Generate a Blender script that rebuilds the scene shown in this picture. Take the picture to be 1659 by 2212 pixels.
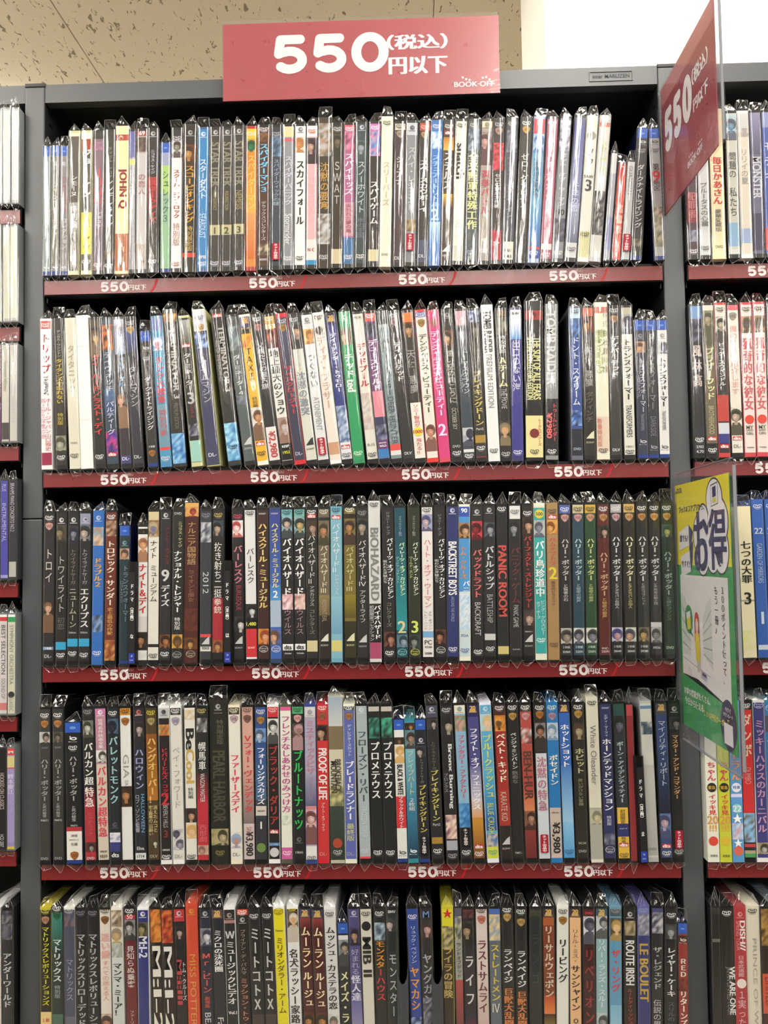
import bpy, math, random
import numpy as np
from mathutils import Matrix, Vector

for _o in list(bpy.data.objects):
    bpy.data.objects.remove(_o)
SC = bpy.context.scene
COL = SC.collection
ZO = 1.05                      # height of the fourth price strip's lower edge above the floor

# ------------------------------------------------------------------ camera
cam_data = bpy.data.cameras.new('camera')
cam_data.sensor_fit = 'HORIZONTAL'
cam_data.sensor_width = 36.0
cam_data.lens = 1839.708 / 1659 * 36.0
cam_data.clip_start = 0.02
cam = bpy.data.objects.new('camera', cam_data)
COL.objects.link(cam)
_yaw, _pitch, _roll = 0.0299469, 0.0491102, -0.0148273
_f = Vector((-math.sin(_yaw) * math.cos(_pitch), math.cos(_yaw) * math.cos(_pitch), math.sin(_pitch)))
_r = Vector((math.cos(_yaw), math.sin(_yaw), 0))
_u = _r.cross(_f)
_r2 = _r * math.cos(_roll) + _u * math.sin(_roll)
_u2 = _u * math.cos(_roll) - _r * math.sin(_roll)
_m = Matrix((_r2, _u2, -_f)).transposed().to_4x4()
_m.translation = Vector((0.461209, -1.055501, 0.392796 + ZO))
cam.matrix_world = _m
SC.camera = cam

# ------------------------------------------------------------------ world, exposure, lamp strength
world = bpy.data.worlds.new('world')
SC.world = world
world.use_nodes = True
world.node_tree.nodes['Background'].inputs[0].default_value = (1.0, 0.95, 0.88, 1)
world.node_tree.nodes['Background'].inputs[1].default_value = 0.02
SC.view_settings.view_transform = 'Standard'
SC.view_settings.look = 'None'
SC.view_settings.gamma = 1.0
SC.view_settings.use_curve_mapping = False
SC.view_settings.exposure = 0.1
LAMP = 17.0                    # emission of the ceiling fluorescent diffusers
LAMP_COLOR = (1.0, 0.965, 0.90)
SC.cycles.max_bounces = 4
SC.cycles.transparent_max_bounces = 9
SC.cycles.diffuse_bounces = 2
SC.cycles.glossy_bounces = 2
SC.cycles.use_light_tree = False
SC.cycles.caustics_reflective = False
SC.cycles.caustics_refractive = False
SC.cycles.sample_clamp_indirect = 6.0

# ------------------------------------------------------------------ materials
def hexc(s):
    s = s.lower()
    if len(s) == 3:
        s = ''.join(c + c for c in s)
    return tuple(int(s[i:i + 2], 16) / 255 for i in (0, 2, 4))

def lin(c):
    return tuple((v / 12.92 if v <= 0.04045 else ((v + 0.055) / 1.055) ** 2.4) for v in c)

def new_mat(name):
    m = bpy.data.materials.new(name)
    m.use_nodes = True
    nt = m.node_tree
    return m, nt, nt.nodes['Principled BSDF']

def add_noise_rough(nt, b, scale, lo, hi, bump=0.0, dist=0.001):
    tc = nt.nodes.new('ShaderNodeTexCoord')
    n = nt.nodes.new('ShaderNodeTexNoise')
    n.inputs['Scale'].default_value = scale
    n.inputs['Detail'].default_value = 3
    nt.links.new(tc.outputs['Object'], n.inputs['Vector'])
    mr = nt.nodes.new('ShaderNodeMapRange')
    mr.inputs['To Min'].default_value = lo
    mr.inputs['To Max'].default_value = hi
    nt.links.new(n.outputs['Fac'], mr.inputs['Value'])
    nt.links.new(mr.outputs['Result'], b.inputs['Roughness'])
    if bump:
        bp = nt.nodes.new('ShaderNodeBump')
        bp.inputs['Strength'].default_value = bump
        bp.inputs['Distance'].default_value = dist
        nt.links.new(n.outputs['Fac'], bp.inputs['Height'])
        nt.links.new(bp.outputs['Normal'], b.inputs['Normal'])

def plain(name, col, rough=0.5, scale=60, spread=0.08, bump=0.0, spec=0.5, metal=0.0):
    m, nt, b = new_mat(name)
    b.inputs['Base Color'].default_value = (*lin(hexc(col)), 1)
    b.inputs['Metallic'].default_value = metal
    b.inputs['Specular IOR Level'].default_value = spec
    add_noise_rough(nt, b, scale, max(0.02, rough - spread), min(1, rough + spread), bump)
    return m

def schlick(nt, f0, gain=1.0):
    """reflectance of a thin clear sheet, the same from both sides"""
    lw = nt.nodes.new('ShaderNodeLayerWeight'); lw.inputs['Blend'].default_value = 0.5
    pw = nt.nodes.new('ShaderNodeMath'); pw.operation = 'POWER'; pw.inputs[1].default_value = 5
    ma = nt.nodes.new('ShaderNodeMath'); ma.operation = 'MULTIPLY_ADD'; ma.use_clamp = True
    ma.inputs[1].default_value = (1 - f0) * gain; ma.inputs[2].default_value = f0 * gain
    nt.links.new(lw.outputs['Facing'], pw.inputs[0]); nt.links.new(pw.outputs[0], ma.inputs[0])
    return ma.outputs[0]

M = {}
# flat print: colour comes from the printed design stored on the mesh
m, nt, b = new_mat('printed_card')
at = nt.nodes.new('ShaderNodeVertexColor'); at.layer_name = 'Print'
nt.links.new(at.outputs['Color'], b.inputs['Base Color'])
b.inputs['Specular IOR Level'].default_value = 0.3
add_noise_rough(nt, b, 90, 0.38, 0.55)
M['print'] = m
# glossy laminated card of the price strips and signs
m, nt, b = new_mat('laminated_card')
at = nt.nodes.new('ShaderNodeVertexColor'); at.layer_name = 'Print'
nt.links.new(at.outputs['Color'], b.inputs['Base Color'])
b.inputs['Specular IOR Level'].default_value = 0.7
add_noise_rough(nt, b, 60, 0.24, 0.34)
M['laminate'] = m
# moulded plastic of the cases; each case carries its own colour
m, nt, b = new_mat('case_plastic')
oi = nt.nodes.new('ShaderNodeObjectInfo')
nt.links.new(oi.outputs['Color'], b.inputs['Base Color'])
b.inputs['Specular IOR Level'].default_value = 0.4
add_noise_rough(nt, b, 120, 0.28, 0.45)
M['case'] = m
# clear wrapping film
m = bpy.data.materials.new('clear_film'); m.use_nodes = True
nt = m.node_tree; nt.nodes.clear()
out = nt.nodes.new('ShaderNodeOutputMaterial')
tr = nt.nodes.new('ShaderNodeBsdfTransparent'); tr.inputs[0].default_value = (0.985, 0.985, 0.985, 1)
gl = nt.nodes.new('ShaderNodeBsdfGlossy'); gl.inputs['Roughness'].default_value = 0.07
gl.inputs['Color'].default_value = (1, 1, 1, 1)
mx = nt.nodes.new('ShaderNodeMixShader')
nt.links.new(schlick(nt, 0.056), mx.inputs[0])
nt.links.new(tr.outputs[0], mx.inputs[1])
nt.links.new(gl.outputs[0], mx.inputs[2])
df = nt.nodes.new('ShaderNodeBsdfDiffuse'); df.inputs[0].default_value = (0.9, 0.9, 0.9, 1)
mx2 = nt.nodes.new('ShaderNodeMixShader'); mx2.inputs[0].default_value = 0.008
nt.links.new(mx.outputs[0], mx2.inputs[1])
nt.links.new(df.outputs[0], mx2.inputs[2])
tc = nt.nodes.new('ShaderNodeTexCoord')
mp = nt.nodes.new('ShaderNodeMapping'); mp.inputs['Scale'].default_value = (260, 260, 45)
nz = nt.nodes.new('ShaderNodeTexNoise'); nz.inputs['Scale'].default_value = 1.0; nz.inputs['Detail'].default_value = 2
oi = nt.nodes.new('ShaderNodeObjectInfo')
va = nt.nodes.new('ShaderNodeVectorMath'); va.operation = 'ADD'
cx = nt.nodes.new('ShaderNodeCombineXYZ')
ms = nt.nodes.new('ShaderNodeMath'); ms.operation = 'MULTIPLY'; ms.inputs[1].default_value = 50
nt.links.new(oi.outputs['Random'], ms.inputs[0])
nt.links.new(ms.outputs[0], cx.inputs[0]); nt.links.new(ms.outputs[0], cx.inputs[2])
nt.links.new(tc.outputs['Object'], mp.inputs[0])
nt.links.new(mp.outputs[0], va.inputs[0]); nt.links.new(cx.outputs[0], va.inputs[1])
nt.links.new(va.outputs[0], nz.inputs['Vector'])
bp = nt.nodes.new('ShaderNodeBump'); bp.inputs['Strength'].default_value = 0.30; bp.inputs['Distance'].default_value = 0.0005
nt.links.new(nz.outputs['Fac'], bp.inputs['Height'])
nt.links.new(bp.outputs[0], gl.inputs['Normal'])
nt.links.new(mx2.outputs[0], out.inputs[0])
M['film'] = m
# film doubled over in a fold: whiter, less clear
m = bpy.data.materials.new('folded_film'); m.use_nodes = True
nt = m.node_tree; nt.nodes.clear()
out = nt.nodes.new('ShaderNodeOutputMaterial')
tr = nt.nodes.new('ShaderNodeBsdfTransparent')
gl = nt.nodes.new('ShaderNodeBsdfGlossy'); gl.inputs['Roughness'].default_value = 0.12
df = nt.nodes.new('ShaderNodeBsdfDiffuse'); df.inputs[0].default_value = (0.95, 0.95, 0.95, 1)
nz = nt.nodes.new('ShaderNodeTexNoise'); nz.inputs['Scale'].default_value = 160
tc = nt.nodes.new('ShaderNodeTexCoord'); nt.links.new(tc.outputs['Object'], nz.inputs['Vector'])
mr = nt.nodes.new('ShaderNodeMapRange'); mr.inputs['From Min'].default_value = 0.35; mr.inputs['From Max'].default_value = 0.7
mr.inputs['To Min'].default_value = 0.02; mr.inputs['To Max'].default_value = 0.34
nt.links.new(nz.outputs['Fac'], mr.inputs['Value'])
mx = nt.nodes.new('ShaderNodeMixShader'); nt.links.new(mr.outputs['Result'], mx.inputs[0])
nt.links.new(tr.outputs[0], mx.inputs[1]); nt.links.new(df.outputs[0], mx.inputs[2])
mx2 = nt.nodes.new('ShaderNodeMixShader'); nt.links.new(schlick(nt, 0.06), mx2.inputs[0])
nt.links.new(mx.outputs[0], mx2.inputs[1]); nt.links.new(gl.outputs[0], mx2.inputs[2])
nt.links.new(mx2.outputs[0], out.inputs[0])
M['film_fold'] = m
# clear acrylic of the sign holders
m = bpy.data.materials.new('clear_acrylic'); m.use_nodes = True
nt = m.node_tree; nt.nodes.clear()
out = nt.nodes.new('ShaderNodeOutputMaterial')
tr = nt.nodes.new('ShaderNodeBsdfTransparent'); tr.inputs[0].default_value = (0.985, 0.985, 0.99, 1)
gl = nt.nodes.new('ShaderNodeBsdfGlossy'); gl.inputs['Roughness'].default_value = 0.06
mx = nt.nodes.new('ShaderNodeMixShader')
df = nt.nodes.new('ShaderNodeBsdfDiffuse'); df.inputs[0].default_value = (0.85, 0.85, 0.9, 1)
mx2 = nt.nodes.new('ShaderNodeMixShader'); mx2.inputs[0].default_value = 0.02
nz = nt.nodes.new('ShaderNodeTexNoise'); nz.inputs['Scale'].default_value = 9
bp = nt.nodes.new('ShaderNodeBump'); bp.inputs['Strength'].default_value = 0.08; bp.inputs['Distance'].default_value = 0.01
nt.links.new(nz.outputs['Fac'], bp.inputs['Height']); nt.links.new(bp.outputs[0], gl.inputs['Normal'])
nt.links.new(schlick(nt, 0.04, 0.6), mx.inputs[0]); nt.links.new(tr.outputs[0], mx.inputs[1]); nt.links.new(gl.outputs[0], mx.inputs[2])
nt.links.new(mx.outputs[0], mx2.inputs[1]); nt.links.new(df.outputs[0], mx2.inputs[2])
nt.links.new(mx2.outputs[0], out.inputs[0])
M['acrylic'] = m
# smoky plastic of the index dividers
m = bpy.data.materials.new('smoky_plastic'); m.use_nodes = True
nt = m.node_tree; nt.nodes.clear()
out = nt.nodes.new('ShaderNodeOutputMaterial')
tr = nt.nodes.new('ShaderNodeBsdfTransparent'); tr.inputs[0].default_value = (0.5, 0.52, 0.55, 1)
gl = nt.nodes.new('ShaderNodeBsdfGlossy'); gl.inputs['Roughness'].default_value = 0.15
df = nt.nodes.new('ShaderNodeBsdfDiffuse'); df.inputs[0].default_value = (0.10, 0.105, 0.12, 1)
nz = nt.nodes.new('ShaderNodeTexNoise'); nz.inputs['Scale'].default_value = 60
bp = nt.nodes.new('ShaderNodeBump'); bp.inputs['Strength'].default_value = 0.3; bp.inputs['Distance'].default_value = 0.001
nt.links.new(nz.outputs['Fac'], bp.inputs['Height']); nt.links.new(bp.outputs[0], gl.inputs['Normal'])
mx = nt.nodes.new('ShaderNodeMixShader'); mx.inputs[0].default_value = 0.55
mx2 = nt.nodes.new('ShaderNodeMixShader')
nt.links.new(tr.outputs[0], mx.inputs[1]); nt.links.new(df.outputs[0], mx.inputs[2])
nt.links.new(schlick(nt, 0.04), mx2.inputs[0]); nt.links.new(mx.outputs[0], mx2.inputs[1]); nt.links.new(gl.outputs[0], mx2.inputs[2])
nt.links.new(mx2.outputs[0], out.inputs[0])
M['smoky'] = m

M['acrylic_edge'] = plain('polished_acrylic_edge', '84878e', 0.15, 90, 0.05)
M['steel'] = plain('grey_painted_steel', '505357', 0.38, 180, 0.04, 0.05, 0.6)
M['black_steel'] = plain('black_painted_steel', '131416', 0.5, 150, 0.06, 0.05, 0.35)
M['dark_steel'] = plain('dark_grey_painted_steel', '2a2d2f', 0.5, 150, 0.06, 0.05, 0.4)
M['shaded_panel_steel'] = plain('shade_darkened_steel', '1d1f21', 0.5, 150, 0.06, 0.05, 0.4)  # near-black colour stands in for the shade inside the posts
M['black_plastic'] = plain('black_plastic', '0e0e0f', 0.35, 90)
M['plaster'] = plain('white_painted_plaster', 'f4f2ea', 0.8, 40, 0.08, 0.15)
M['wall'] = plain('off_white_wall_paint', 'd8d2c4', 0.85, 30, 0.08, 0.1)
M['lamp_body'] = plain('white_lamp_enamel', 'e8e6e0', 0.4, 80)
# floor: beige sheet vinyl
m, nt, b = new_mat('beige_vinyl_floor')
nz = nt.nodes.new('ShaderNodeTexNoise'); nz.inputs['Scale'].default_value = 140; nz.inputs['Detail'].default_value = 4
cr = nt.nodes.new('ShaderNodeValToRGB')
cr.color_ramp.elements[0].color = (*lin(hexc('8a8274')), 1); cr.color_ramp.elements[1].color = (*lin(hexc('aaa190')), 1)
nt.links.new(nz.outputs['Fac'], cr.inputs[0]); nt.links.new(cr.outputs[0], b.inputs['Base Color'])
b.inputs['Roughness'].default_value = 0.4
M['floor'] = m
# fissured mineral-fibre ceiling tile
m, nt, b = new_mat('fissured_ceiling_tile')
tc = nt.nodes.new('ShaderNodeTexCoord')
geo = nt.nodes.new('ShaderNodeNewGeometry')
mp = nt.nodes.new('ShaderNodeMapping'); mp.inputs['Scale'].default_value = (84, 34, 1); mp.inputs['Rotation'].default_value = (0, 0, 0.5)
nt.links.new(geo.outputs['Position'], mp.inputs[0])
nz = nt.nodes.new('ShaderNodeTexNoise'); nz.inputs['Scale'].default_value = 1.0; nz.inputs['Detail'].default_value = 2.5
nz.inputs['Distortion'].default_value = 0.9
nt.links.new(mp.outputs[0], nz.inputs['Vector'])
cr = nt.nodes.new('ShaderNodeValToRGB')
cr.color_ramp.elements[0].position = 0.638; cr.color_ramp.elements[0].color = (0, 0, 0, 1)
cr.color_ramp.elements[1].position = 0.685; cr.color_ramp.elements[1].color = (1, 1, 1, 1)
nt.links.new(nz.outputs['Fac'], cr.inputs[0])
mxc = nt.nodes.new('ShaderNodeMix'); mxc.data_type = 'RGBA'
mxc.inputs[6].default_value = (*lin(hexc('e8dac0')), 1)
mxc.inputs[7].default_value = (*lin(hexc('94866c')), 1)
nt.links.new(cr.outputs[0], mxc.inputs[0]); nt.links.new(mxc.outputs[2], b.inputs['Base Color'])
bp = nt.nodes.new('ShaderNodeBump'); bp.invert = True; bp.inputs['Strength'].default_value = 0.8; bp.inputs['Distance'].default_value = 0.003
nt.links.new(cr.outputs[0], bp.inputs['Height']); nt.links.new(bp.outputs[0], b.inputs['Normal'])
b.inputs['Roughness'].default_value = 0.9
M['tile'] = m
# lamp diffuser
m = bpy.data.materials.new('fluorescent_diffuser'); m.use_nodes = True
nt = m.node_tree; nt.nodes.clear()
out = nt.nodes.new('ShaderNodeOutputMaterial')
em = nt.nodes.new('ShaderNodeEmission'); em.inputs[0].default_value = (*LAMP_COLOR, 1); em.inputs[1].default_value = LAMP
nt.links.new(em.outputs[0], out.inputs[0])
M['lamp'] = m

# ------------------------------------------------------------------ mesh helpers
class MB:
    """collects polygons (with an optional printed colour) for one mesh"""
    def __init__(s):
        s.v = []; s.f = []; s.c = []
    def poly(s, pts, col=None, cols=None):
        n = len(s.v)
        s.v.extend(pts)
        s.f.append(tuple(range(n, n + len(pts))))
        s.c.append(cols if cols else [col] * len(pts))
    def quad(s, x0, x1, z0, z1, y, col, col_top=None):
        cb = col; ct = col_top or col
        s.poly([(x0, y, z0), (x1, y, z0), (x1, y, z1), (x0, y, z1)], cols=[cb, cb, ct, ct])
    def ellipse(s, cx, cz, rx, rz, y, col, n=14):
        s.poly([(cx + rx * math.cos(2 * math.pi * i / n), y, cz + rz * math.sin(2 * math.pi * i / n)) for i in range(n)], col)
    def flat(s, vf, fn, col):
        """add cached 2-D outline faces; fn maps (N,2) array -> list of 3-D points"""
        v, f = vf
        if len(v) == 0:
            return
        n = len(s.v)
        s.v.extend(fn(v))
        for p in f:
            s.f.append(tuple(n + i for i in p))
            s.c.append([col] * len(p))
    def shaded_ellipse(s, cx, cz, rx, rz, y, c_mid, c_rim, dx=0.0, n=14):
        for i in range(n):
            a0, a1 = 2 * math.pi * i / n, 2 * math.pi * (i + 1) / n
            s.poly([(cx + dx, y, cz), (cx + rx * math.cos(a0), y, cz + rz * math.sin(a0)), (cx + rx * math.cos(a1), y, cz + rz * math.sin(a1))], cols=[c_mid, c_rim, c_rim])
    def box(s, x0, x1, y0, y1, z0, z1, col=None):
        P = [(x0, y0, z0), (x1, y0, z0), (x1, y1, z0), (x0, y1, z0), (x0, y0, z1), (x1, y0, z1), (x1, y1, z1), (x0, y1, z1)]
        for q in ((0, 3, 2, 1), (4, 5, 6, 7), (0, 1, 5, 4), (1, 2, 6, 5), (2, 3, 7, 6), (3, 0, 4, 7)):
            s.poly([P[i] for i in q], col)
    def mesh(s, name, mat, smooth=False, printed=True):
        me = bpy.data.meshes.new(name)
        me.from_pydata(s.v, [], s.f)
        if printed and s.c and s.c[0][0] is not None:
            ca = me.color_attributes.new('Print', 'BYTE_COLOR', 'CORNER')
            a = np.array([(*c, 1.0) for fc in s.c for c in fc], dtype=np.float32).ravel()
            ca.data.foreach_set('color_srgb', a)
        if mat:
            me.materials.append(mat)
        if smooth:
            me.polygons.foreach_set('use_smooth', [True] * len(me.polygons))
        me.update()
        return me

def link(name, me, parent=None, loc=None, rot=None):
    o = bpy.data.objects.new(name, me)
    COL.objects.link(o)
    if parent is not None:
        o.parent = parent
    if loc is not None:
        o.location = loc
    if rot is not None:
        o.rotation_euler = rot
    return o

def tag(o, label=None, cat=None, group=None, kind=None):
    if label: o['label'] = label
    if cat: o['category'] = cat
    if group: o['group'] = group
    if kind: o['kind'] = kind
    return o

def bevel_box(name, mat, x0, x1, y0, y1, z0, z1, bev=0.001, parent=None, seg=2):
    import bmesh
    mb = MB(); mb.box(x0, x1, y0, y1, z0, z1)
    me = mb.mesh(name, mat)
    if bev:
        bm = bmesh.new(); bm.from_mesh(me)
        bmesh.ops.remove_doubles(bm, verts=bm.verts, dist=1e-6)
        bmesh.ops.bevel(bm, geom=list(bm.edges), offset=bev, segments=seg, affect='EDGES', profile=0.6)
        bm.to_mesh(me); bm.free()
    return link(name, me, parent)

# ------------------------------------------------------------------ lettering
_fc = bpy.data.curves.new('lettering_source', 'FONT')
_fc.resolution_u = 3
_fo = bpy.data.objects.new('lettering_source', _fc)
_runs = {}

def run(txt, bold=0.0):
    k = (txt, bold)
    if k not in _runs:
        _fc.body = txt
        _fc.offset = bold
        me = _fo.to_mesh()
        v = np.empty(len(me.vertices) * 3, dtype=np.float32)
        me.vertices.foreach_get('co', v)
        v = v.reshape(-1, 3)[:, :2].copy()
        f = [tuple(p.vertices) for p in me.polygons]
        _fo.to_mesh_clear()
        _runs[k] = (v, f)
    return _runs[k]

ROT = set('ー－～-（）()：|=…')
SMALL = set('ァィゥェォッャュョ')

def copies(bold):
    """heavy type is set as side-by-side copies, which keeps the counters of dense characters open"""
    return (-1, 0, 1) if bold > .012 else (0,)

def thin(bold):
    return .008 if bold > .012 else min(bold, .006)

def text_vertical(mb, txt, cx, z_top, z_bot, wmax, y, col, bold):
    n = len(txt)
    if n == 0:
        return
    cell = (z_top - z_bot) / n
    gw = wmax
    gh = min(cell * 1.0, gw * 1.4)
    gw = min(gw, gh * 1.5)
    for i, ch in enumerate(txt):
        if ch == ' ':
            continue
        v, f = run(ch, thin(bold))
        if len(v) == 0:
            continue
        zc = z_top - (i + 0.5) * cell
        if ord(ch) < 0x2000:
            mid = (v.min(0) + v.max(0)) / 2
            q = (v - mid) * 1.25
        else:
            q = v - np.array([0.5, 0.38], dtype=np.float32)
        if ch in ROT:
            q = np.stack([q[:, 1], -q[:, 0]], -1)
        if ch in SMALL:
            q = q + np.array([0.08, 0.10], dtype=np.float32)
        q = q * np.array([gw, gh], dtype=np.float32)
        for k in copies(bold):
            mb.flat((q, f), lambda a, zc=zc, k=k: [(cx + float(p[0]) + k * bold * gw, y - (k + 1) * 5e-6, zc + float(p[1])) for p in a], col)

def text_down(mb, txt, cx, z_top, z_bot, hmax, y, col, bold):
    """reads downward, tops of the letters to the right"""
    v, f = run(txt, thin(bold))
    if len(v) == 0:
        return
    lo, hi = v.min(0), v.max(0)
    L = z_top - z_bot
    sx = L / max(1e-6, hi[0] - lo[0])
    sy = min(hmax / max(1e-6, hi[1] - lo[1]), sx * 1.9)
    q = (v - np.array([lo[0], (lo[1] + hi[1]) / 2])) * np.array([sx, sy])
    for k in copies(bold):
        mb.flat((q, f), lambda a, k=k: [(cx + float(p[1]), y - (k + 1) * 5e-6, z_top - float(p[0]) + k * bold * sx) for p in a], col)

def text_flat(mb, txt, cx, zc, wid, y, col, bold, hmax=None, aspect=None):
    v, f = run(txt, thin(bold))
    if len(v) == 0:
        return
    lo, hi = v.min(0), v.max(0)
    sx = wid / max(1e-6, hi[0] - lo[0])
    sy = sx if aspect is None else sx * aspect
    if hmax and (hi[1] - lo[1]) * sy > hmax:
        k = hmax / ((hi[1] - lo[1]) * sy)
        sy *= k
        if len(txt) <= 2:
            sx *= k
    q = (v - (lo + hi) / 2) * np.array([sx, sy])
    for k in copies(bold):
        mb.flat((q, f), lambda a, k=k: [(cx + float(p[0]) + k * bold * sx, y - (k + 1) * 5e-6, zc + float(p[1])) for p in a], col)

def stroke(mb, pts, r, y, col):
    """thick rounded stroke through 2-D points (x, z); pieces step forward by microns so that none coincide"""
    k = 0
    for i, (x, z) in enumerate(pts):
        mb.ellipse(x, z, r, r, y - k * 6e-6, col, 16); k += 1
        if i:
            x0, z0 = pts[i - 1]
            L = math.hypot(x - x0, z - z0)
            if L < 1e-9:
                continue
            nx, nz = -(z - z0) / L * r, (x - x0) / L * r
            yy = y - k * 6e-6; k += 1
            mb.poly([(x0 + nx, yy, z0 + nz), (x0 - nx, yy, z0 - nz), (x - nx, yy, z - nz), (x + nx, yy, z + nz)], col)

def digits_550(mb, x0, z0, w, h, y, col, wt=.118):
    """rounded heavy numerals 550 in a w x h box"""
    dw = w * .305; gap = w * .0425
    r = h * wt
    def five(ox):
        X = lambda u: ox + r + u * (dw - 2 * r)
        Zz = lambda v: z0 + r + v * (h - 2 * r)
        p = [(X(.92), Zz(1)), (X(.14), Zz(1)), (X(.06), Zz(.52)), (X(.22), Zz(.58))]
        for i in range(13):
            a = math.radians(118 - i * 255 / 12)
            p.append((X(.50 + .50 * math.cos(a)), Zz(.305 + .305 * math.sin(a))))
        stroke(mb, p, r, y, col)
    five(x0); five(x0 + dw + gap)
    cx = x0 + 2 * (dw + gap) + dw * 1.0 * .54; zc = z0 + h / 2
    ow = dw * 1.08
    n = 28
    for i in range(n):
        a0, a1 = 2 * math.pi * i / n, 2 * math.pi * (i + 1) / n
        P = lambda a, k0, k1: (cx + k0 * math.cos(a), y, zc + k1 * math.sin(a))
        o0, o1, i0, i1 = ow / 2, h / 2 * 1.02, ow / 2 - 2.1 * r, h / 2 - 1.9 * r
        mb.poly([P(a0, i0, i1), P(a0, o0, o1), P(a1, o0, o1), P(a1, i0, i1)], col)

# ================================================================== the room
RX0, RX1, RY0, RY1, RZ = -3.96, 5.04, -7.2, 4.2, 2.75
def struct(name, mat, x0, x1, y0, y1, z0, z1):
    mb = MB(); mb.box(x0, x1, y0, y1, z0, z1)
    return tag(link(name, mb.mesh(name, mat)), kind='structure')

tag(struct('floor', M['floor'], RX0, RX1, RY0, RY1, -0.1, 0.0), 'beige vinyl shop floor')
tag(struct('wall_left', M['wall'], RX0 - 0.1, RX0, RY0, RY1, 0, RZ + 0.1), 'off-white painted wall at the far left')
tag(struct('wall_right', M['wall'], RX1, RX1 + 0.1, RY0, RY1, 0, RZ + 0.1), 'off-white painted wall at the far right')
tag(struct('wall_back', M['wall'], RX0, RX1, RY1, RY1 + 0.1, 0, RZ + 0.1), 'off-white painted wall beyond the shelving')
tag(struct('wall_front', M['wall'], RX0, RX1, RY0 - 0.1, RY0, 0, RZ + 0.1), 'off-white painted wall across the shop')
ceiling = tag(struct('ceiling', M['wall'], RX0, RX1, RY0, RY1, RZ + 0.012, RZ + 0.1), 'tan fissured tile ceiling of the shop', kind='structure')
# ceiling tiles, 0.9 m wide, seams running away from the camera
tile_mb = MB()
tw, tl, ch = 0.8985, 1.7985, 0.0015
tile_mb.poly([(ch, ch, 0), (ch, tl - ch, 0), (tw - ch, tl - ch, 0), (tw - ch, ch, 0)])
for a, b_ in (((0, 0), (tw, 0)), ((tw, 0), (tw, tl)), ((tw, tl), (0, tl)), ((0, tl), (0, 0))):
    def ins(p): return (min(max(p[0], ch), tw - ch), min(max(p[1], ch), tl - ch), 0)
    tile_mb.poly([(a[0], a[1], ch), ins(a), ins(b_), (b_[0], b_[1], ch)])
    tile_mb.poly([(a[0], a[1], 0.012), (a[0], a[1], ch), (b_[0], b_[1], ch), (b_[0], b_[1], 0.012)])
tile_me = tile_mb.mesh('tile', M['tile'])
x = RX0
while x < RX1 - 0.01:
    y = -7.1
    while y < RY1 - 0.01:
        link('tile', tile_me, ceiling, (x, y, RZ))
        y += 1.8
    x += 0.9
# white pillar behind the shelving
pil = bevel_box('wall_pillar', M['plaster'], 0.728, 1.75, 0.50, 0.80, 0.0, RZ, 0.002)
tag(pil, 'white plastered pillar rising behind the shelving', kind='structure')

# fluorescent ceiling lamps
def ceiling_lamp(x, y, label):
    t = link('ceiling_light', None, None, (x, y, RZ))
    tag(t, label, 'ceiling light', 'fluorescent ceiling lights of the shop')
    bevel_box('housing', M['lamp_body'], -0.06, 0.06, -0.60, 0.60, -0.030, 0.0, 0.002, t)
    # opal acrylic diffuser with sloping sides
    mb = MB()
    a_, b_ = (0.150, 0.62, -0.030), (0.125, 0.60, -0.100)
    T = [(-a_[0], -a_[1], a_[2]), (a_[0], -a_[1], a_[2]), (a_[0], a_[1], a_[2]), (-a_[0], a_[1], a_[2])]
    Bq = [(-b_[0], -b_[1], b_[2]), (b_[0], -b_[1], b_[2]), (b_[0], b_[1], b_[2]), (-b_[0], b_[1], b_[2])]
    mb.poly(Bq[::-1]); mb.poly(T)
    for i in range(4):
        j = (i + 1) % 4
        mb.poly([Bq[i], Bq[j], T[j], T[i]])
    link('diffuser', mb.mesh('diffuser', M['lamp']), t)
for lx in (-2.75, -0.86, 0.90, 2.65):
    for ly in (3.45, 1.95, 0.0, -1.45, -2.95, -4.45):  # most lamps behind the shelving are added, unseen, to brighten the ceiling
        if lx == 0.90 and ly > 1:
            continue            # left out so that the ceiling beside the pillar stays dimmer
        ceiling_lamp(lx, ly, 'added fluorescent light out of view, brightening the tiled shop ceiling')
ceiling_lamp(-0.05, 2.35, 'added fluorescent light out of view, brightening the tiled shop ceiling')  # extra lamp added behind the shelving to lift the ceiling's brightness

# ================================================================== shelving bays
B = 0.782966; UW = 0.025
ZR = [0.726714, 0.482115, 0.240164, 0.0, -0.241]          # lower edge of the price strips, middle and right bays
ZL = [0.8198, 0.6686, 0.5167, 0.3457, 0.1802, 0.0167, -0.241]
SH = 0.0216
TOP = 1.0041
DEPTH = 0.215

def bay(name, label, x0, x1, zs, cut=None):
    t = link(name, None, None, (x0, 0, 0))
    tag(t, label, 'shelving', 'grey steel shelving bays')
    t.location = (0, 0, 0)
    return t

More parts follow.
